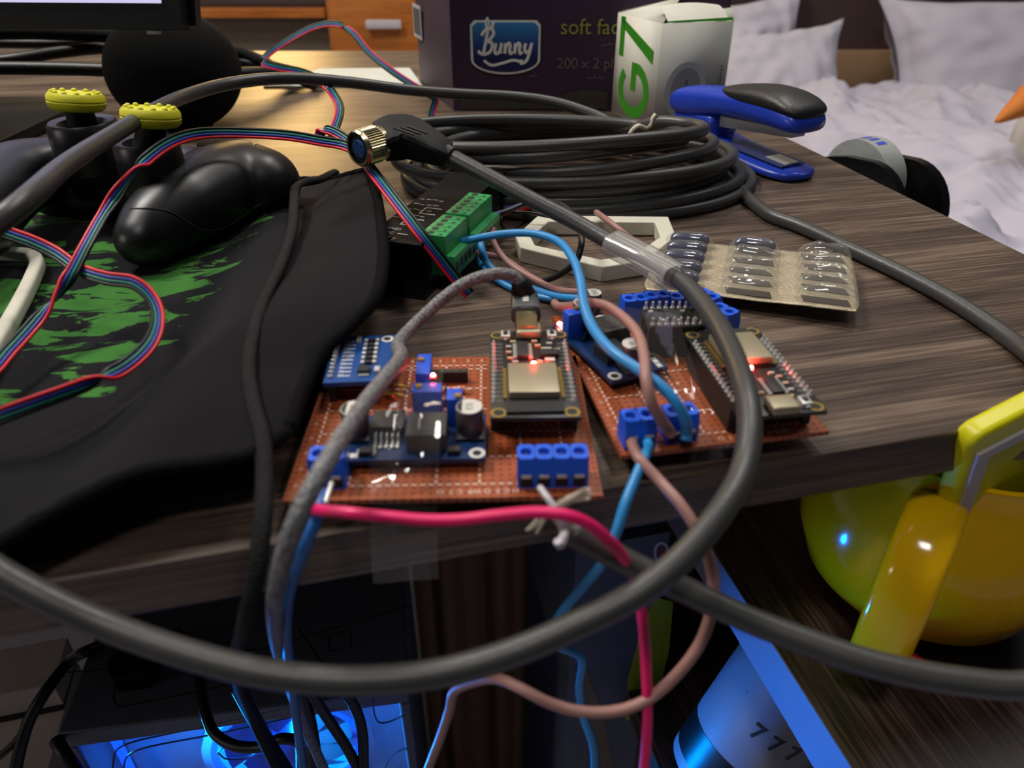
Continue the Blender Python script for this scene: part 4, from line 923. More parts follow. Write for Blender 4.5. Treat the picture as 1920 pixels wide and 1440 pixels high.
for c in range(3):
    for r in range(5):
        x0, y0 = cw*(c+.5)+(1.5 if c == 2 else 0)-(1 if c == 0 else 0), 6.5+r*11.8
        full = c == 0 or (c == 1 and r == 4)
        pocket(x0, y0, 25.5, 5.4, 7.6, mseed=0 if full else 3+c*5+r).build('clear_pocket', M_blist, bl, angle=180)
        if not full:
            m = MB(); m.prism([(x0-9+2*(r % 2), y0-3), (x0+10, y0-3.4), (x0+9-r % 3, y0+2.6), (x0-10, y0+3)], .32, .4, 0, bf_); m.build('torn_hole', M_foildk, bl)
        else:
            pos = ['first', 'second', 'third', 'fourth', 'last'][r]
            k = thing('capsule', ('navy blue capsule in the blister pack, %s from the card edge facing the boards' % pos) if c == 0 else 'single navy and grey capsule left in the middle row of the blister pack', 'capsule', tuple(bf_(x0, y0, .5)), 0, 'capsules in the blister pack')
            a, b = bf_(x0-9.5, y0, 4), bf_(x0+9.5, y0, 4); dd = (b-a).normalized()
            def capm(p, q, rad): 
                s = [p+dd*(-rad*math.cos(t)) for t in (0.15, .5, .9, 1.3)]; rs = [rad*math.sin(t) for t in (0.15, .5, .9, 1.3)]
                return s, rs
            s, rs = capm(a+dd*3.2, b, 3.3); MB().tube(s+[a+dd*11], rs+[3.3], 18).build('capsule_body', M_caps, k)
            s, rs = capm(b-dd*3.2, a, 3.45); s = [b-dd*3.2+dd*(3.45*math.cos(t)) for t in (0.15, .5, .9, 1.3)]; MB().tube(s+[a+dd*9.6], rs+[3.45], 18).build('capsule_cap', M_capsg if c == 1 else M_caps, k)
# white printed frame and bracket
def xy(px, py, z=0): p = P(px, py, z); return (p.x, p.y)
outer = [xy(966, 470, 0), xy(1008, 430, 0), xy(1250, 432, 0), xy(1265, 470), xy(1205, 518), xy(1128, 530, 0), xy(975, 492, 0)]
cx_ = sum(p[0] for p in outer)/len(outer); cy_ = sum(p[1] for p in outer)/len(outer)
inner = [((p[0]-cx_)*.80+cx_, (p[1]-cy_)*.74+cy_) for p in outer]
m = MB(); n = len(outer); vs = [V((x, y, 0.1)) for x, y in outer]+[V((x, y, 8)) for x, y in outer]+[V((x, y, 0.1)) for x, y in inner]+[V((x, y, 8)) for x, y in inner]
fs = []
for i in range(n):
    j = (i+1) % n; fs += [(i, j, n+j, n+i), (n+i, n+j, 3*n+j, 3*n+i), (2*n+j, 2*n+i, 3*n+i, 3*n+j), (j, i, 2*n+i, 2*n+j)]
o = tag(m.add(vs, fs).build('plastic_spacer', M_print3d, angle=30), 'white printed plastic frame lying on the desk under the grey cable', 'plastic frame'); b = o.modifiers.new('b', 'BEVEL'); b.width = .0006; b.segments = 2
pts = smooth([P(-60, 478, 8), P(20, 476, 8), P(58, 480, 8), P(70, 492, 8), P(62, 520, 8), P(35, 575, 8), P(-8, 650, 8), P(-40, 705, 8)], 6)
tag(MB().tube(pts, 3.0, 16, up=V((0, 0, 1)), sq=5).build('plastic_bracket', M_print3d, angle=50), 'bent white plastic bracket lying on the mouse pad print', 'plastic bracket')

# ---------------------------------------------------------------- the thick grey cable: connector, coil, loop in the air, stripped end
cb = thing('coiled_cable', 'long dark grey round cable, coiled on the desk and looping past the boards', 'cable', (40, 470, 0))
A_ = [(842, 291, 346), (900, 322, 340), (1000, 376, 330), (1080, 417, 322), (1150, 457, 312), (1215, 489, 300), (1275, 525, 285), (1335, 592, 262), (1376, 668, 238), (1400, 740, 220), (1406, 800, 211), (1396, 872, 203), (1361, 945, 194), (1290, 1035, 187),
      (1200, 1110, 183), (1080, 1172, 181), (950, 1227, 179), (800, 1266, 178), (650, 1276, 178), (500, 1263, 178), (350, 1226, 179), (200, 1173, 180), (60, 1108, 178), (-60, 1035, 178), (-210, 905, 192), (-270, 750, 205), (-200, 590, 210), (-70, 470, 212), (40, 382, 224),
      (120, 312, 262), (200, 260, 305), (290, 207, 362), (350, 179, 402), (420, 159, 430), (490, 149, 447), (560, 147, 458), (660, 155, 475), (760, 168, 488), (860, 176, 495), (960, 181, 500), (1040, 192, 500), (1115, 216, 494), (1170, 241, 484)]
path = [D(*p) for p in A_]
TURNS = [(25, 88, 46, 44, 32), (12, 92, 52, 37.5, 29), (30, 92, 58, 31, 24), (45, 90, 62, 25, 19), (30, 102, 66, 19, 15), (40, 92, 68, 14, 11), (42, 102, 72, 8.6, 7.6), (42, 110, 78, 4, 4), (42, 110, 78, 4, 4)]
fronty = [404, 405, 402, 400, 398, 402, 398, 396, 396]
def turn(t):
    i = min(int(t), len(TURNS)-2); k = t-i; a, b = TURNS[i], TURNS[i+1]; ks = ss((k-.35)/.3)
    cx, rx, ry, zf, zb = [p+(q-p)*ks for p, q in zip(a, b)]; fy = fronty[i]+(fronty[i+1]-fronty[i])*ks
    th = R(90)-t*2*math.pi; s = math.sin(th)
    return V((cx+rx*math.cos(th), fy+ry+ry*s, zf+(zb-zf)*(s+1)/2+.8*math.sin(t*9.1)))
tt = .14
while tt < 8.17: path.append(turn(tt)); tt += .05
path += [P(1440, 401, 4), P(1500, 424, 3.8), P(1600, 470, 3.8), P(1700, 517, 3.8), P(1800, 572, 3.8), P(1920, 656, 3.8), P(2040, 770, 8), D(2110, 900, 240), D(2150, 1030, 215), D(2120, 1160, 198), D(2040, 1245, 190), D(1920, 1285, 186), D(1800, 1277, 186), D(1700, 1260, 187), D(1600, 1234, 189), D(1500, 1199, 192), D(1400, 1160, 195), D(1300, 1114, 197), D(1200, 1066, 198), D(1130, 1030, 197), D(1066, 997, 195)]
jacket = MB().tube(smooth(path, 5), 3.6, 14).build('jacket', M_cable, cb, angle=180)
# moulded connector
m = MB()
cp = smooth([D(712, 266, 350), D(735, 259, 351), D(765, 258, 351), D(795, 270, 348), D(820, 281, 346), D(840, 290, 346)], 5)
rr = vsmooth([8.0, 9.2, 9.0, 7.6, 6.4, 5.2], 5); m.tube(cp, rr, 32, up=V((.2, -.45, .85)), sq=7, ell=(.98, .86))
con = m.build('connector_body', M_blkmat, cb, angle=28); con['label'] = 'black moulded plug body'
m = MB(); 
for k in range(3):
    a = D(738+k*13, 240-k*1.5, 339); b = D(776+k*12, 253-k*1.5, 338); m.tube([a, b], .55, 6)
m.tube([D(838, 289, 346), D(848, 294, 345)], [5.0, 4.4], 18)
m.build('grip_rib', M_chip, con)
n0, n1 = D(671, 279, 341), D(716, 266, 350); nd = (n1-n0).normalized(); rot = nd.to_track_quat('Z', 'Y').to_matrix()
m = MB(); NT = 44; prof = [(6.6, -.3), (7.6, -.5), (8.3, .6), (8.3, 1.5), (8.5, 2), (8.5, 10.4), (8.2, 11), (8.0, 13.2), (6, 13.2)]
vs, fs = [], []
for (r, z) in prof:
    for k in range(NT*2):
        a = math.pi*k/NT; r_ = r-(.55 if (k % 2 and 1.8 < z < 10.8) else 0); vs.append(n0+rot @ V((r_*math.cos(a), r_*math.sin(a), z)))
for i in range(len(prof)-1):
    for k in range(NT*2): fs.append((i*NT*2+k, i*NT*2+(k+1) % (NT*2), (i+1)*NT*2+(k+1) % (NT*2), (i+1)*NT*2+k))
m.add(vs, fs); nut = m.build('coupling_nut', M_nickel, cb, angle=30); nut['label'] = 'knurled nickel coupling nut'
m = MB(); m.lathe([(6.9, 1.0), (6.9, 6)], n0, 32, 1, rot); m.lathe([(0, 3), (6.9, 3)], n0, 32, 1, rot); m.lathe([(0, 0.2), (3.9, .2), (4.3, .7), (4.3, 4)], n0, 32, 0, rot)
for k in range(5):
    a = 2*math.pi*k/5; q = n0+rot @ V((2.5*math.cos(a) if k < 4 or True else 0, 2.5*math.sin(a), .12)); m.cyl(q, q-nd*.05, .6, n=12, m=1)
m.cyl(n0+nd*.14, n0+nd*.1, .6, n=12, m=1)
m.build('pin_insert', [M_ins, M_chip], nut)['label'] = 'round blue pin insert'
# clear sleeve with a white label on the cable
sp_ = smooth([D(1148, 456, 312), D(1215, 489, 300), D(1268, 521, 286)], 6)
sl = MB().tube(sp_, 6.2, 18, up=V((.3, -.5, .8)), ell=(1, .8), sq=3.2).build('label_sleeve', M_sleeve, cb); sl['label'] = 'clear sleeve with a white label strip'
m = MB()
for k in range(6):
    off = CU*(-3.4+k*1.5)+V((.30, -.75, .2))*3.4; off2 = CU*(-2.6+k*1.5)+V((.30, -.75, .2))*3.5
    m.quad(sp_[0]+off, sp_[-1]+off, sp_[-1]+off2, sp_[0]+off2, 0)
m.build('label_strip', M_label, sl)
# stripped end
m = MB(); e0 = D(1062, 996, 194)
for k in range(15):
    a = D(1045+random.uniform(-12, 12), 955+random.uniform(-8, 8), 190); b = D(1090+random.uniform(-6, 30), 928+random.uniform(-14, 8), 186) if k < 9 else D(1010+random.uniform(-50, 20), 975+random.uniform(-15, 25), 190)
    m.tube(smooth([e0+V((random.uniform(-2, 2), random.uniform(-1, 1), random.uniform(-2, 2))), a, b], 4), .38, 6)
m.build('shield_braid', M_strand, cb)['label'] = 'frayed bare shield strands'
m = MB(); m.tube(smooth([D(1060, 990, 194), D(1046, 960, 190), D(1030, 938, 190), D(1012, 914, 194)], 6), [1.2]*10+[.9]*9, 8); m.tube(smooth([D(1058, 1000, 192), D(1050, 1022, 186), D(1046, 1014, 185)], 5), 1.2, 8)
m.build('core_wire', M_lilac, cb)['label'] = 'white core wire'
tw = MB(); tp = smooth([D(1178, 262, 470), D(1184, 246, 466), D(1196, 236, 464), D(1212, 240, 470), D(1222, 232, 466), D(1224, 222, 464), D(1230, 214, 463)], 5); tw.tube(tp, 1.3, 8); tw.tube(smooth([D(1222, 232, 466), D(1228, 230, 465), D(1236, 228, 464)], 4), 1.0, 8); tw.tube(smooth([D(1178, 262, 470), D(1180, 275, 462), D(1182, 290, 455)], 4), 1.0, 8)
tag(tw.build('twine_tie', M_string), 'white twine knotted round the top strands of the cable coil', 'string tie')

# ---------------------------------------------------------------- flat four-wire ribbons
def ribbon(name, label, ctrl, pitch=1.36, r=.7, k=8):
    root = thing(name, label, 'ribbon cable', tuple(D(*ctrl[0][:3])), 0, 'four wire ribbon cables')
    c = smooth([D(*p[:3]) for p in ctrl], k); sx = [CR*p[3]-CU*p[4]+CF*(p[5] if len(p) > 5 else 0) for p in ctrl]; sd_ = []
    cw_ = [D(*p[:3]) for p in ctrl]
    for i in range(len(sx)):
        t = (cw_[min(i+1, len(sx)-1)]-cw_[max(i-1, 0)]).normalized(); sx[i] = (sx[i]-t*sx[i].dot(t)).normalized()
    for a, b in zip(sx, sx[1:]): sd_ += [a.lerp(b, j/k) for j in range(k)]
    sd_.append(sx[-1])
    for i, (nm, mt) in enumerate((('red_wire', M_red), ('blue_wire', M_blu), ('green_wire', M_grn), ('black_wire', M_wblk))):
        off = (1.5-i)*pitch; pp = []
        for q, (p, s) in enumerate(zip(c, sd_)):
            t = (c[min(q+1, len(c)-1)]-c[max(q-1, 0)]).normalized(); s_ = s-t*s.dot(t); s_ = s_.normalized() if s_.length > 1e-5 else s_
            pp.append(p+s_*off)
        MB().tube(pp, r, 8).build(nm, mt, root, angle=180)
    return root
ribbon('ribbon_cable', 'red, blue, green and black ribbon cable crossing over the game controller', [
    (880, 552, 330, -.8, .5), (845, 510, 326, -.8, .5), (790, 440, 322, -.8, .5), (740, 375, 330, -.8, .5), (696, 318, 348, -.8, .5), (672, 288, 362, -.5, .8), (645, 272, 370, -.2, 1), (600, 264, 372, 0, 1), (540, 254, 372, 0, 1), (450, 249, 370, 0, 1), (380, 250, 356, 0, 1), (330, 262, 338, .2, 1),
    (285, 290, 322, .2, .8), (240, 335, 309, 0, 0, -1), (195, 400, 300, -1, -.1), (160, 462, 290, -1, -.1), (135, 510, 285, -.9, -.4), (112, 546, 283, 0, 0, -1), (70, 600, 276, .8, .6), (20, 655, 264, .8, .6), (-30, 705, 252, .8, .6),
    (-140, 740, 240, .4, .9), (-190, 620, 250, -1, 0), (-120, 470, 280, -.4, -1), (-20, 432, 290, -.2, -1), (40, 446, 292, 0, -1), (100, 472, 292, .1, -1), (150, 506, 288, .1, -1), (200, 522, 284, 0, -1), (250, 530, 280, .1, -1), (285, 560, 272, .4, -.9), (296, 598, 264, .9, -.4), (280, 645, 254, .8, .4) ,
    (230, 690, 243, .4, .9), (150, 725, 232, .4, -.9) , (60, 758, 224, .4, -.9), (-20, 788, 218, .3, -.95), (-120, 830, 212, .3, -.95)])
ribbon('ribbon_cable', 'ribbon cable rising in an arch behind the desk items, before the tissue box', [
    (690, 300, 362, -.7, .7), (668, 278, 378, -.6, .8), (650, 262, 384, -.3, 1), (630, 249, 388, -.3, 1), (612, 243, 390, -.6, .8), (600, 250, 392, -1, 0), (604, 264, 392, -.4, -.9), (620, 262, 400, .2, .9), (628, 240, 410, -.9, -.2), (637, 205, 430, -.9, 0), (625, 176, 455, -.8, .5), (598, 150, 500, -.6, .8), (560, 133, 560, 0, 1),
    (520, 126, 590, 0, 1), (494, 118, 600, -.6, .8), (498, 106, 604, .8, .6), (540, 76, 610, .6, .8), (590, 50, 610, .3, .95), (630, 45, 606, 0, 1), (660, 60, 600, .7, -.7), (690, 96, 596, .7, -.7), (730, 130, 590, .7, -.7), (775, 160, 588, .6, -.8), (800, 175, 590, .6, -.8), (816, 186, 596, .9, -.4), (812, 205, 600, 1, 0), (806, 230, 600, 1, 0)])

# ---------------------------------------------------------------- single wires
def hang(pp):      # what leaves the frame downwards runs on to the floor
    e = pp[-1]
    return pp+[V((e.x, e.y+6, (e.z-735)/2)), V((e.x+5, e.y+12, -730)), V((e.x+40, e.y+60, -735))] if e.z < -90 else pp
def wire(name, label, pts, r, mt, cat='wire', group=None, n=10, ell=(1, 1), up=None, k=8):
    pp = hang([p if isinstance(p, V) else D(*p) for p in pts])
    return tag(MB().tube(smooth(pp, k), r, n, ell=ell, up=up).build(name, mt, angle=180), label, cat, group)
wire('flat_cable', 'flat black cord lying over the mouse pad and down past the desk edge', [(628, 322, 418), (618, 327, 410), (600, 336, 402), (570, 343, 395), (556, 350, 388), (552, 380, 366), (548, 430, 338), (525, 500, 304), (492, 570, 276), (472, 640, 254), (466, 700, 238), (476, 760, 225), (492, 820, 214), (496, 890, 204), (492, 980, 193), (480, 1080, 190), (458, 1170, 200), (442, 1225, 230), (448, 1290, 270), (480, 1360, 310), (525, 1450, 330), (560, 1520, 340)], 2.6, M_sheath, 'cable', ell=(1, .6), up=V((0, -.6, .8)))
us = thing('usb_cable', 'grey braided USB cable plugged into the nearer microcontroller', 'cable', tuple(P(985, 560, 20)))
uc = [P(978, 541, 27), P(966, 520, 31), P(940, 513, 33), P(905, 518, 32), P(868, 533, 29), P(830, 560, 25), P(795, 592, 21), P(768, 618, 18), P(750, 638, 20), P(746, 652, 24), P(752, 664, 28), P(746, 680, 31), P(725, 705, 34), P(690, 748, 37), P(655, 798, 39), P(622, 850, 40), P(590, 905, 38), P(562, 960, 34), P(540, 1020, 27), P(522, 1090, 12), D(515, 1160, 215), D(525, 1230, 260), D(545, 1290, 300), D(575, 1370, 330), D(610, 1450, 345), D(640, 1540, 350)]
MB().tube(smooth(hang(uc), 8), 2.35, 12).build('braided_lead', M_braid, us, angle=180)
MB().tube(smooth([P(757, 668, 28), P(753, 682, 30), P(738, 700, 32)], 4), [1.2, 1.5, 1.7, 1.8, 1.8, 1.8, 1.7, 1.5, 1.0], 10).build('red_sleeve', M_red, us)
p0, p1, p2, p3 = P(987, 622, 20.8), P(986, 592, 20.8), P(983, 556, 21.5), P(978, 540, 27)
MB().tube([p0, p1], 4.1, 20, up=V((0, 0, 1)), ell=(1.05, .62), sq=4).build('metal_plug', M_nickel, us)['label'] = 'bare metal plug tip'
MB().tube([p1, p1.lerp(p2, .04), p1.lerp(p2, .1), p1.lerp(p2, .95), p2], [4.6, 5.5, 5.6, 5.2, 4.6], 22, up=V((0, 0, 1)), ell=(1, .72), sq=4).build('plug_shell', mat('grey_plug_shell', (92, 94, 98), .4, .4), us)['label'] = 'grey plug shell with white letters'
m = MB(); m.text('baseus', 3.4, lambda x, y, z: p1.lerp(p2, .22)+(p2-p1).normalized()*x*.9+V((-y+1.2, 0, 0))+V((0, 0, 4.2+z)), 0, .03)
for k in range(5): q = p1.lerp(p2, .3+.11*k); m.box(tuple(q+V((0, 0, 4.15))), (2.2, 1.1, .1), 0)
m.build('printed_text', M_captop, us)
MB().tube(smooth([p2, p3, P(972, 527, 30)], 5), [4.6, 4.5, 4.4, 4.2, 4.0, 3.8, 3.5, 3.3, 3.1, 2.9, 2.7], 16, up=V((0, -.5, .8)), sq=3).build('strain_relief', M_blkmat, us)
wire('pink_wire', 'thick hot pink wire bowing out in front of the circuit boards and hanging down', [(584, 943, 197), (583, 953, 192), (606, 957, 186), (650, 961, 182), (720, 968, 180), (800, 975, 179), (870, 974, 178), (940, 966, 177), (1010, 961, 177), (1060, 966, 177), (1100, 981, 179), (1140, 1012, 184), (1175, 1055, 196), (1196, 1105, 206), (1206, 1170, 210), (1212, 1260, 214), (1214, 1350, 218), (1207, 1450, 222), (1200, 1520, 225)], 1.55, M_pink)
wire('blue_wire', 'mid blue wire dropping from the small two way terminal past the braided cable', [(606, 922, 199), (600, 950, 195), (588, 985, 194), (566, 1040, 198), (545, 1100, 210), (537, 1170, 228), (541, 1230, 250), (548, 1290, 270), (560, 1380, 290), (575, 1470, 300)], 1.7, M_sky2)
wire('bare_lead', 'short tinned wire end in the two way blue terminal', [(622, 905, 200), (616, 925, 197), (611, 944, 195)], .7, M_tin)
wire('sky_blue_wire', 'light blue wire hanging straight down from the twin terminals of the outer board', [P(1212, 826, 11), P(1216, 838, 12), P(1208, 858, 13), (1190, 900, 215), (1172, 945, 212), (1155, 1000, 212), (1130, 1055, 218), (1098, 1095, 226), (1060, 1140, 238), (1036, 1180, 250), (1045, 1210, 262), (1090, 1235, 275), (1086, 1290, 285), (1092, 1340, 290), (1112, 1400, 295), (1114, 1460, 300)], 1.6, M_sky)
wire('sky_blue_wire', 'light blue wire arching from the green plug down to the outer board terminals', [P(852, 455, 17), P(868, 452, 19), P(900, 446, 22), P(950, 438, 27), P(1000, 438, 30), P(1045, 452, 31), P(1074, 485, 31), P(1088, 525, 31), P(1096, 575, 32), P(1115, 620, 33), P(1150, 660, 33), P(1195, 692, 32), P(1235, 720, 30), P(1268, 755, 26), P(1284, 785, 21), P(1288, 812, 14), P(1286, 826, 12)], 1.75, M_sky)
wire('sky_blue_wire', 'light blue wire running under the braided plug to the board capacitor', [P(906, 425, 16), P(902, 440, 16), P(903, 465, 13), P(915, 495, 7), P(945, 520, 3), P(1000, 542, 3), P(1045, 556, 5), P(1085, 560, 9), P(1110, 562, 10)], 1.7, M_sky)
wire('sky_blue_wire', 'light blue wire doubled behind the others near the green plug', [P(884, 435, 14), P(884, 460, 10), P(895, 488, 4), P(925, 520, 2.5), P(960, 540, 2.2), P(1010, 556, 2.2), P(1060, 564, 4)], 1.5, M_sky)
wire('brown_wire', 'pinkish brown wire arching over the converter and down to the twin terminals', [P(1040, 568, 10), P(1046, 574, 12), P(1070, 574, 18), P(1095, 568, 24), P(1130, 571, 28), P(1165, 592, 31), P(1195, 625, 33), P(1208, 670, 34), P(1212, 715, 32), P(1222, 755, 27), P(1240, 788, 20), P(1254, 806, 14), P(1258, 815, 12)], 1.75, M_pinkbrown)
wire('brown_wire', 'pinkish brown wire making a big round loop below the desk edge', [P(1183, 822, 11), P(1187, 838, 12), P(1200, 862, 13), (1235, 900, 214), (1275, 945, 208), (1310, 1000, 206), (1333, 1065, 208), (1338, 1120, 211), (1318, 1195, 214), (1278, 1255, 216), (1220, 1308, 216), (1160, 1332, 216), (1090, 1334, 216), (1030, 1318, 217), (975, 1290, 220), (935, 1273, 226), (895, 1277, 235), (852, 1296, 248), (843, 1330, 258), (825, 1385, 270), (800, 1450, 280), (780, 1520, 290)], 1.75, M_pinkbrown)
wire('brown_wire', 'pinkish brown wire lying from the green plug across the desk to the board', [P(925, 430, 14), P(924, 450, 12), P(940, 478, 8), P(965, 502, 5), P(1000, 522, 4), P(1030, 538, 5), P(1060, 546, 8), P(1095, 548, 11)], 1.6, M_pinkbrown)
wire('brown_wire', 'short pinkish brown wire leaving the lowest hole of the green plug', [P(836, 458, 15), P(870, 468, 12), P(905, 476, 9), P(940, 483, 6), P(975, 505, 3), P(1008, 530, 2.5), P(1030, 545, 3)], 1.5, M_pinkbrown)
wire('red_wire', 'thin red wire leaving the green plug under the cable', [P(846, 440, 17), P(862, 425, 18), P(885, 417, 17), P(920, 408, 15), P(960, 396, 12), P(1000, 388, 8)], 1.1, M_red)
wire('navy_wire', 'thin navy wire twisted along the red one at the green plug', [P(862, 428, 17), P(890, 418, 17), P(925, 405, 16), P(965, 388, 14), P(1000, 378, 10), P(1050, 378, 9)], 1.1, M_blu)
wire('black_wire', 'black wire looping from the green plug round to the white frame', [P(905, 405, 14), P(945, 398, 16), P(985, 383, 20), P(1030, 378, 24), P(1065, 392, 26), P(1085, 425, 25), P(1090, 460, 22), P(1080, 490, 16), P(1050, 515, 8), P(1020, 527, 3)], 1.5, M_wblk)
wire('black_wire', 'thin black wire in a small loop beside the green plug', [P(912, 380, 8), P(930, 390, 10), P(940, 410, 9), P(925, 420, 8), P(905, 412, 9), P(930, 400, 12), P(980, 398, 14), P(1040, 408, 12)], .9, M_wblk)
wire('brown_wire', 'pinkish brown wire end showing above the clear label sleeve', [P(1118, 398, 12), P(1140, 414, 14), P(1168, 436, 12), P(1200, 460, 6)], 1.6, M_pinkbrown)

# ---------------------------------------------------------------- clear tapes
def sheet(name, label, L, Rr, mt, n=10, cat='tape', w=0, fold=0):
    a, b = smooth(L, n), smooth(Rr, n)
    def f(u, v):
        i = min(int(v*(len(a)-1)), len(a)-2); k = v*(len(a)-1)-i; p, q = a[i].lerp(a[i+1], k), b[i].lerp(b[i+1], k); g = 5.5*fold*math.exp(-((u-.52)/.10)**2)*ss(v*14)*ss((.42-v)*9); return p.lerp(q, u)+V((0, -.2, .5))*w*math.sin(u*math.pi*3+v*9)+V((0, -.3, 1))*g
    o = MB().grid(f, 40, len(a)*2).build(name, mt, angle=180); return tag(o, label, cat, 'clear tapes and films')
yd = lambda p: V((p.x, e_at(p.x)-.5, p.z))
def PD(px, py, dy=-.6):      # on the desk's front face
    A0, n_ = V((-128, 134, 0)), V((math.sin(YAW), -math.cos(YAW), 0)); d = ray(px, py); o = V((0, 0, CAMH)); t = (A0-o).dot(n_)/d.dot(n_); return o+d*t+n_*(-dy)
sheet('clear_tape', 'clear tape strip from the nearer board down over the desk edge', [P(690, 790, 23), P(692, 850, 17), P(694, 900, 11), P(696, 938, 10), PD(694, 1015, -1.5), PD(700, 1092)], [P(832, 690, 23), P(826, 760, 23), P(824, 850, 17), P(822, 890, 11), PD(818, 985, -2), PD(822, 1082)], M_tape, w=.4, fold=1)
sheet('clear_film', 'loose clear film draped beside the microcontroller of the outer board', [P(1165, 575, 20), P(1222, 660, 21), P(1268, 740, 20), P(1300, 800, 14), P(1290, 880, 2.0)], [P(1270, 590, 30), P(1300, 680, 24), P(1330, 760, 19), P(1372, 822, 12), P(1380, 850, 4)], M_film, w=.5)

# ---------------------------------------------------------------- under the desk
pcA, pcB = P(105, 1378, -250), P(766, 1292, -250); pu = (pcB-pcA); pw = pu.length; pu.normalize(); pv = V((-pu.y, pu.x, 0))
pf = lambda x, y, z: pcA+pu*x+pv*y+V((0, 0, z))
pc = thing('computer_case', 'grey computer case with a glowing blue front standing under the desk', 'computer', (pcA.x+pw/2, pcA.y+200, -740))
def pbox(m, x0, x1, y0, y1, z0, z1, mi=0): m.add([pf(a, b, c) for c in (z0, z1) for a, b in ((x0, y0), (x1, y0), (x1, y1), (x0, y1))], [(3, 2, 1, 0), (4, 5, 6, 7), (0, 1, 5, 4), (1, 2, 6, 5), (2, 3, 7, 6), (3, 0, 4, 7)], mi); return m
m = MB(); pbox(m, 0, pw, 0, 400, -14, 0); pbox(m, 0, 7, 0, 400, -485, -14); pbox(m, pw-7, pw, 0, 400, -485, -14); pbox(m, 7, pw-7, 390, 400, -485, -14); pbox(m, 7, pw-7, 0, 400, -485, -470)
o = m.build('case_shell', M_pc, pc); b = o.modifiers.new('b', 'BEVEL'); b.width = .0015; b.segments = 2
m = MB(); pbox(m, 7, pw-7, 70, 74, -470, -14); pbox(m, 7, 60, 40, 70, -470, -14); pbox(m, pw-46, pw-7, 36, 70, -470, -14)
for z in (-60, -175): m.add(*(lambda: ([], []))())
m.build('inner_panel', M_pcin, pc)
for k, (x, z) in enumerate(((pw*.56, -95), (pw*.56, -225), (pw*.56, -355))):
    c = pf(x, 40, z); rt = (-pv).to_track_quat('Z', 'Y').to_matrix()
    fan = MB(); fan.lathe([(52, -8), (58, -8), (58, 8), (52, 8), (52, -8)], c, 48, 0, rt); fo = fan.build('fan', M_pcin, pc)
    MB().lathe([(48, 6), (52, 6), (52, 9), (48, 9), (48, 6)], c, 48, 0, rt).build('light_ring', M_glow, fo)
    m = MB(); m.lathe([(18, -4), (18, 8), (0, 9)], c, 30, 0, rt)
    for j in range(9):
        a = 2*math.pi*j/9; f_ = lambda u, v, a=a: c+rt @ V(((18+u*28)*math.cos(a+v*.5+u*.25), (18+u*28)*math.sin(a+v*.5+u*.25), -2+v*8)); m.grid(f_, 5, 4)
    m.build('fan_blades', M_pcbblued, fo)
m = MB(); pbox(m, 12, pw-12, 20, 24, -30, -24); pbox(m, 12, 16, 20, 24, -460, -30); m.build('light_strip', M_glow, pc)
m = MB(); m.add([pf(7, 1.5, -14), pf(pw-7, 1.5, -14), pf(pw-7, 1.5, -470), pf(7, 1.5, -470)], [(0, 1, 2, 3)]); m.build('front_glass', M_film, pc)
l = bpy.data.lights.new('case_light', 'AREA'); l.spread = R(100); l.energy = 1.9; l.color = (.0, .24, 1); l.shape = 'RECTANGLE'; l.size = .012; l.size_y = .05
lo = bpy.data.objects.new('case_light', l); C.objects.link(lo); c = pf(20, 22, -70); lo.location = mm(*c); lo.rotation_euler = (V((.92, -.36, .1))).to_track_quat('-Z', 'Y').to_euler()
for k, (x, z) in enumerate(((pw*.62, -60), (pw*.3, -150))):      # blue lamps behind the glass washing the inner panel
    l = bpy.data.lights.new('fan_glow', 'POINT'); l.energy = .5; l.color = (0, .36, 1); l.shadow_soft_size = .004
    lo = bpy.data.objects.new('fan_glow', l); C.objects.link(lo); lo.location = mm(*pf(x, 52, z))
def gpt(px, py, z=0):      # point of the case's front
    d = ray(px, py); o = V((0, 0, CAMH)); t = (pcA-o).dot(pv)/d.dot(pv); return o+d*t-pv*(z-1.0)
m = MB()
for pix in ([(214, 1480), (212, 1430), (220, 1406), (250, 1392), (330, 1374), (430, 1352), (560, 1322), (640, 1306)], [(236, 1480), (232, 1436), (240, 1418), (262, 1406), (400, 1378), (560, 1343), (650, 1325)], [(700, 1300), (702, 1340), (712, 1356), (730, 1354), (760, 1340)],
            [(408, 1412), (420, 1402), (468, 1396), (482, 1408), (462, 1422), (424, 1424), (408, 1412)], [(716, 1480), (722, 1440), (738, 1416), (764, 1402)]): m.tube(smooth([gpt(a, b, .6) for a, b in pix], 5), .55, 6)
m.build('front_groove', M_chip, pc)
m = MB()
def pline(pts, w_=.5):
    for a, b in zip(pts, pts[1:]):
        A0, B0 = V((a[0], a[1], 0)), V((b[0], b[1], 0)); d = (B0-A0).normalized(); n_ = V((-d.y, d.x, 0))*w_
        m.add([pf(q.x, q.y, .15) for q in (A0-n_, B0-n_, B0+n_, A0+n_)], [(0, 1, 2, 3)])
def topxy(px, py): q = P(px, py, -250)-pcA; return (q.dot(pu), q.dot(pv))
pline([topxy(115, 1262), topxy(300, 1245), topxy(500, 1215), topxy(770, 1135)]); pline([topxy(222, 1255), topxy(212, 1310), topxy(222, 1326), topxy(380, 1295), topxy(560, 1255)])
pline([topxy(615, 1192), topxy(655, 1180), topxy(660, 1212), topxy(618, 1222), topxy(615, 1192)]); pline([topxy(560, 1180), topxy(612, 1255)])
m.build('panel_seam', M_chip, pc)
q = topxy(475, 1237); MB().cyl(pf(q[0], q[1], -1), pf(q[0], q[1], 1.0), 4.2, n=24).build('power_button', M_blk, pc)
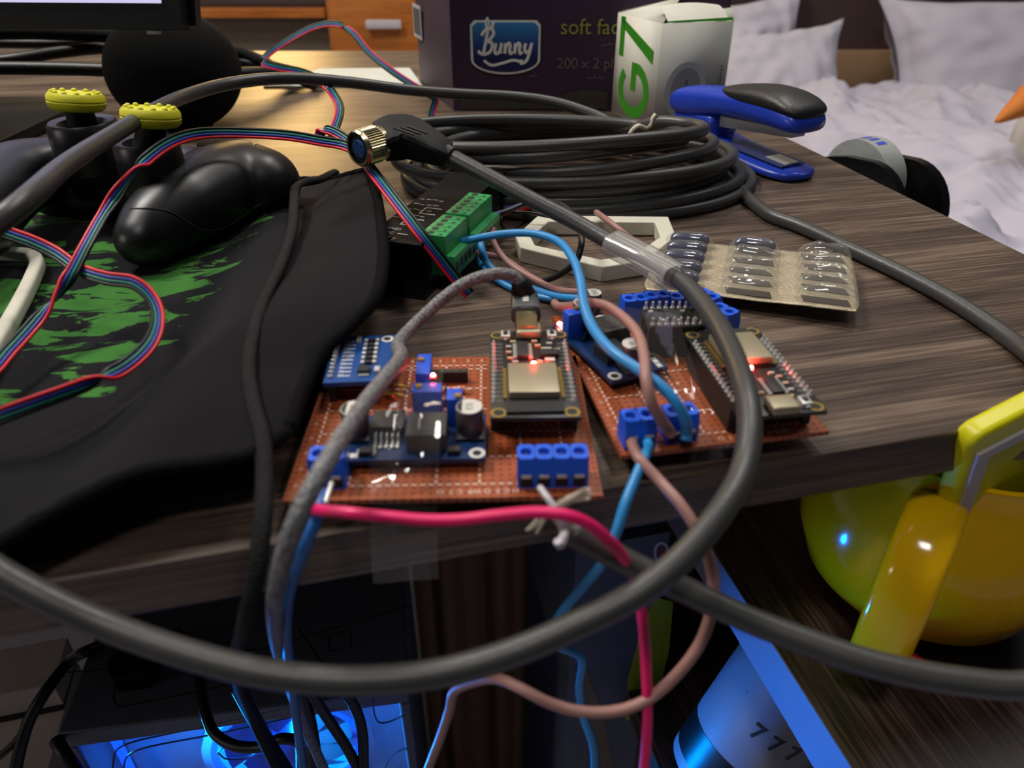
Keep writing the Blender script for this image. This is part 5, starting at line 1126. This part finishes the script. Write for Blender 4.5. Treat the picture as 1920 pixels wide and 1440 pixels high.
q = topxy(262, 1262); m = MB(); m.prism([(q[0]+x, q[1]+y) for x, y in ((-14, 4), (-15, -2), (-9, -12), (8, -12), (12, -6), (12, 6), (0, 14))], 0.2, 14, 0, pf)
tag(m.build('power_plug', M_blk), 'black angular plug seated on top of the computer case', 'plug')
def ucable(label, pts, r, mt=M_cord): return wire('black_cable', label, pts, r, mt, 'cable', 'black cables round the computer case')
ucable('black cable rising from the case top and bending down its lit front', [P(332, 1186, -248), P(340, 1195, -242), P(365, 1235, -244), D(376, 1290, 440), D(388, 1345, 405), D(402, 1375, 398), D(440, 1398, 392), D(490, 1400, 388), D(530, 1385, 384), D(560, 1392, 384), D(566, 1430, 386), D(560, 1500, 400)], 3.0)
ucable('thick black cable crossing the lit case front diagonally', [D(446, 1290, 340), D(470, 1335, 352), D(505, 1395, 365), D(545, 1460, 375), D(570, 1520, 380)], 3.4)
ucable('black cable hanging straight before the lit case front', [D(560, 1270, 330), D(568, 1310, 345), D(582, 1370, 355), D(592, 1450, 360), D(594, 1520, 365)], 3.6)
ucable('thin black cable curving down the lit case front, outermost of the bunch', [D(640, 1290, 350), D(662, 1320, 355), D(678, 1365, 360), D(682, 1450, 365), D(684, 1520, 370)], 2.6)
ucable('slanting black cable between the hanging ones at the case front', [D(578, 1290, 335), D(610, 1340, 350), D(655, 1410, 362), D(690, 1480, 370), D(710, 1530, 375)], 2.6)
ucable('black cable bowing out beside the case over the pale floor', [P(185, 1212, -246), P(160, 1222, -240), D(130, 1240, 470), D(90, 1290, 455), D(55, 1350, 450), D(30, 1440, 450), D(22, 1520, 460)], 3.6)
ucable('thin black cable crossing near the case foot over the pale floor', [D(60, 1345, 455), D(30, 1390, 452), D(-10, 1425, 450), D(-60, 1460, 450)], 2.2)
ucable('black cable hugging the case corner beside the pale box', [D(106, 1388, 425), D(118, 1410, 420), D(140, 1440, 418), D(175, 1490, 418)], 4)
pb = thing('floor_box', 'pale box with a dark seam on the floor beside the computer case', 'box', (-330, 330, -740))
q0, q1 = P(-40, 1238, -300), P(122, 1208, -300); bu = (q1-q0).normalized(); bvv = V((-bu.y, bu.x, 0)); bl_ = (q1-q0).length
bfx = lambda x, y, z: q0+bu*x+bvv*y+V((0, 0, z))
MB().prism([(-160, -90), (bl_, -90), (bl_, 4), (-160, 4)], -440, -26, f=bfx).build('box_body', M_floorbox, pb)
MB().prism([(-160, -34), (bl_, -34), (bl_, 6), (-160, 6)], -22, 0, f=bfx).build('lid', M_floorbox, pb)
MB().prism([(-160, -36), (bl_-1, -36), (bl_-1, 2), (-160, 2)], -26, -22, f=bfx).build('seam', M_blk, pb)

# tall carton, brown cloth, can between the case and the low cabinet
ct = thing('tall_carton', 'tall dark grey carton with a lime stripe standing in shadow under the desk', 'box', (86, 400, -740))
cA, cB = D(1082, 1010, 420), D(1275, 985, 420); cwd = 58.; cu = eu; cv = V((-cu.y, cu.x, 0)); zt_ = -160
cf = lambda x, y, z: V((cA.x, cA.y, 0))+cu*x-cv*y+V((0, 0, zt_+z))
MB().prism([(0, -110), (cwd, -110), (cwd, 0), (0, 0)], -550, 0, f=lambda x, y, z: cf(x, y, z)).build('carton_body', M_teal, ct)
def fpt(px, py, z=0):      # point of the carton's front face
    d = ray(px, py); o = V((0, 0, CAMH)); t = (V((cA.x, cA.y, 0))-o).dot(cv)/d.dot(cv); return o+d*t-cv*(z+.1) if cv.y > 0 else o+d*t+cv*(z+.1)
def fprint(m, pix, mi, z=.3): m.prism(pix, 0, z, mi, lambda x, y, zz: fpt(x, y, zz))
m = MB(); fprint(m, [(1226, 1118), (1262, 1128), (1254, 1220), (1226, 1335), (1172, 1350), (1178, 1270), (1200, 1190)], 0); m.build('lime_stripe', M_limestripe, ct)
m = MB(); fprint(m, ringpoly(1240, 1036, 15, 21, 5, 0, 358, 30), 0); fprint(m, arc(1240, 1036, 6, 10, 0, 350, 20), 1); m.build('round_logo', [M_lilac, M_redrim], ct)
m = MB()
for k, (x, y) in enumerate(((1282, 1082), (1296, 1112), (1308, 1136))): fprint(m, [(x, y-9), (x+13, y+6), (x+9, y+17), (x-5, y+3)], 0)
m.build('blue_mark', M_bluetack, ct)
m = MB(); fprint(m, [(1075, 1255), (1100, 1258), (1128, 1330), (1150, 1440), (1138, 1500), (1118, 1380)], 0); m.build('pale_band', M_grey, ct)
m = MB()
def cloth(u, v): q = D(735+u*262, 1010+v*480, 520); return V((q.x, 430+9*math.sin(u*13+.6)+4*math.sin(u*29+2), -70-v*560))
o = tag(m.grid(cloth, 60, 10).build('hanging_cloth', M_tancloth, angle=180), 'brown cloth hanging in folds in the dark behind the computer case', 'cloth'); o.modifiers.new('s', 'SOLIDIFY').thickness = .003
cn = thing('label_can', 'round white can with black numerals standing under the lower shelf', 'can', tuple(D(1432, 1340, 390)))
cc = D(1470, 1300, 425); axc = V((.42, .22, .86)).normalized(); rc_ = axc.to_track_quat('Z', 'Y').to_matrix(); xr_ = axc.cross(V((0, -1, 0))).normalized(); rr_ = 34.
MB().lathe([(rr_-3, -70), (rr_, -67), (rr_, 42), (rr_-4, 48), (rr_-9, 52), (0, 52)], cc, 56, 0, rc_).build('can_body', mat('can_label_paper', (128, 128, 140), .5), cn)
MB().lathe([(rr_+.3, -60), (rr_+.3, -38)], cc, 56, 0, rc_).build('dark_band', M_blk, cn)
fwd = xr_.cross(axc); fwd = fwd if fwd.y < 0 else -fwd
def wrap(x, y, z): a = x/rr_-.35; return cc+axc*y+(xr_*math.sin(a)+fwd*math.cos(a))*(rr_+.25+z) if xr_.x > 0 else cc+axc*y+(-xr_*math.sin(a)+fwd*math.cos(a))*(rr_+.25+z)
m = MB()
for k, (x, y) in enumerate(((-17, -16), (-6.5, -16), (4, -16))): m.text('7', 13, lambda a, b, z, x=x, y=y: wrap(x+a, y+b, z), 0, .1, .25)
m.text('GA', 19, lambda a, b, z: wrap(-14+a, 6+b, z), 0, .1, .3)
m.prism([(-30, 1), (14, 1), (14, 1.6), (-30, 1.6)], 0, .1, 0, wrap); m.build('lettering', M_chip, cn)

# yellow mug on its coaster, yellow slab in it
mg = thing('mug', 'glossy yellow round mug with a broad handle under the desk edge', 'mug', (190, 249, -130))
mc_ = V((192, 251, -127))
MB().lathe([(0, 0), (30, 0), (38, 2), (49, 14), (55.5, 32), (57, 46), (54.5, 64), (49, 80), (46.5, 92), (47, 95), (45, 95.5), (43.5, 92), (46, 80), (51.5, 64), (54, 46), (52, 30), (45, 14), (34, 5), (0, 4)], mc_, 64).build('mug_body', M_ceram, mg, angle=60)
hd = V((-.60, -.80, 0)).normalized(); hw_ = V((-hd.y, hd.x, 0))
hp = smooth([mc_+hd*a+V((0, 0, b)) for a, b in ((48, 84), (60, 90), (74, 88), (85, 78), (90, 62), (90, 46), (86, 31), (76, 20), (62, 18), (48, 22))], 7)
MB().tube(hp, 9.6, 20, ell=(1, .42), up=None, sq=3.2).build('handle', M_ceram, mg, angle=180)
m = MB(); N_h = len(hp); vs, fs = [], []
for i, p in enumerate(hp):
    t = (hp[min(i+1, N_h-1)]-hp[max(i-1, 0)]).normalized(); nrm = hw_.cross(t)
    for k in range(20):
        a = 2*math.pi*(k+.5)/20; ca, sa = math.cos(a), math.sin(a); q_ = (abs(ca)**3+abs(sa)**3)**(-1/3); vs.append(p+hw_*(ca*q_*10)+nrm*(sa*q_*4.2))
for i in range(N_h-1):
    for k in range(20): fs.append((i*20+k, i*20+(k+1) % 20, (i+1)*20+(k+1) % 20, (i+1)*20+k))
m.add(vs, fs); m.build('handle', M_ceram, mg, angle=180)
cs = thing('coaster', 'black round coaster with a red rim under the yellow mug', 'coaster', (192, 245, -130))
MB().lathe([(0, 0), (47, 0), (47, 2.2), (0, 2.4)], (212, 240, -129.6), 56).build('pad', M_blkgloss, cs); MB().lathe([(47, 0), (50, .2), (50.4, 1.6), (49, 2.8), (47, 2.8), (47, 0)], (212, 240, -129.6), 56).build('rim', M_redrim, cs)
yc0 = thing('yellow_case', 'lemon yellow plastic case with a greyish white frame sticking up from the mug', 'plastic case', tuple(D(1930, 880, 262)))
sx_, sy_, sn_ = V((.90, .34, .22)).normalized(), V((-.22, -.20, .95)).normalized(), None
sx_ = (sx_-sy_*sx_.dot(sy_)).normalized(); sn_ = sx_.cross(sy_)
o_ = V((158, 200, -24))
yfx = lambda x, y, z: o_+sx_*x+sy_*y+sn_*z
def rrect(x0, y0, x1, y1, r): return arc(x1-r, y1-r, r, r, 0, 90, 6)+arc(x0+r, y1-r, r, r, 90, 180, 6)+arc(x0+r, y0+r, r, r, 180, 270, 6)+arc(x1-r, y0+r, r, r, 270, 360, 6)
o = MB().prism(rrect(0, -62, 44, 27, 6), -8, 0, 0, yfx).build('case_body', M_yelp, yc0, angle=50); b = o.modifiers.new('b', 'BEVEL'); b.width = .002; b.segments = 3; b.limit_method = 'ANGLE'
m = MB(); m.prism([(3, 13), (40, 13), (40, 17.5), (3, 17.5)], 0, 1.2, 0, yfx); m.prism([(3, -50), (9, -50), (9, 13), (3, 13)], 0, 1.2, 0, yfx); m.build('white_frame', M_lilac, yc0)
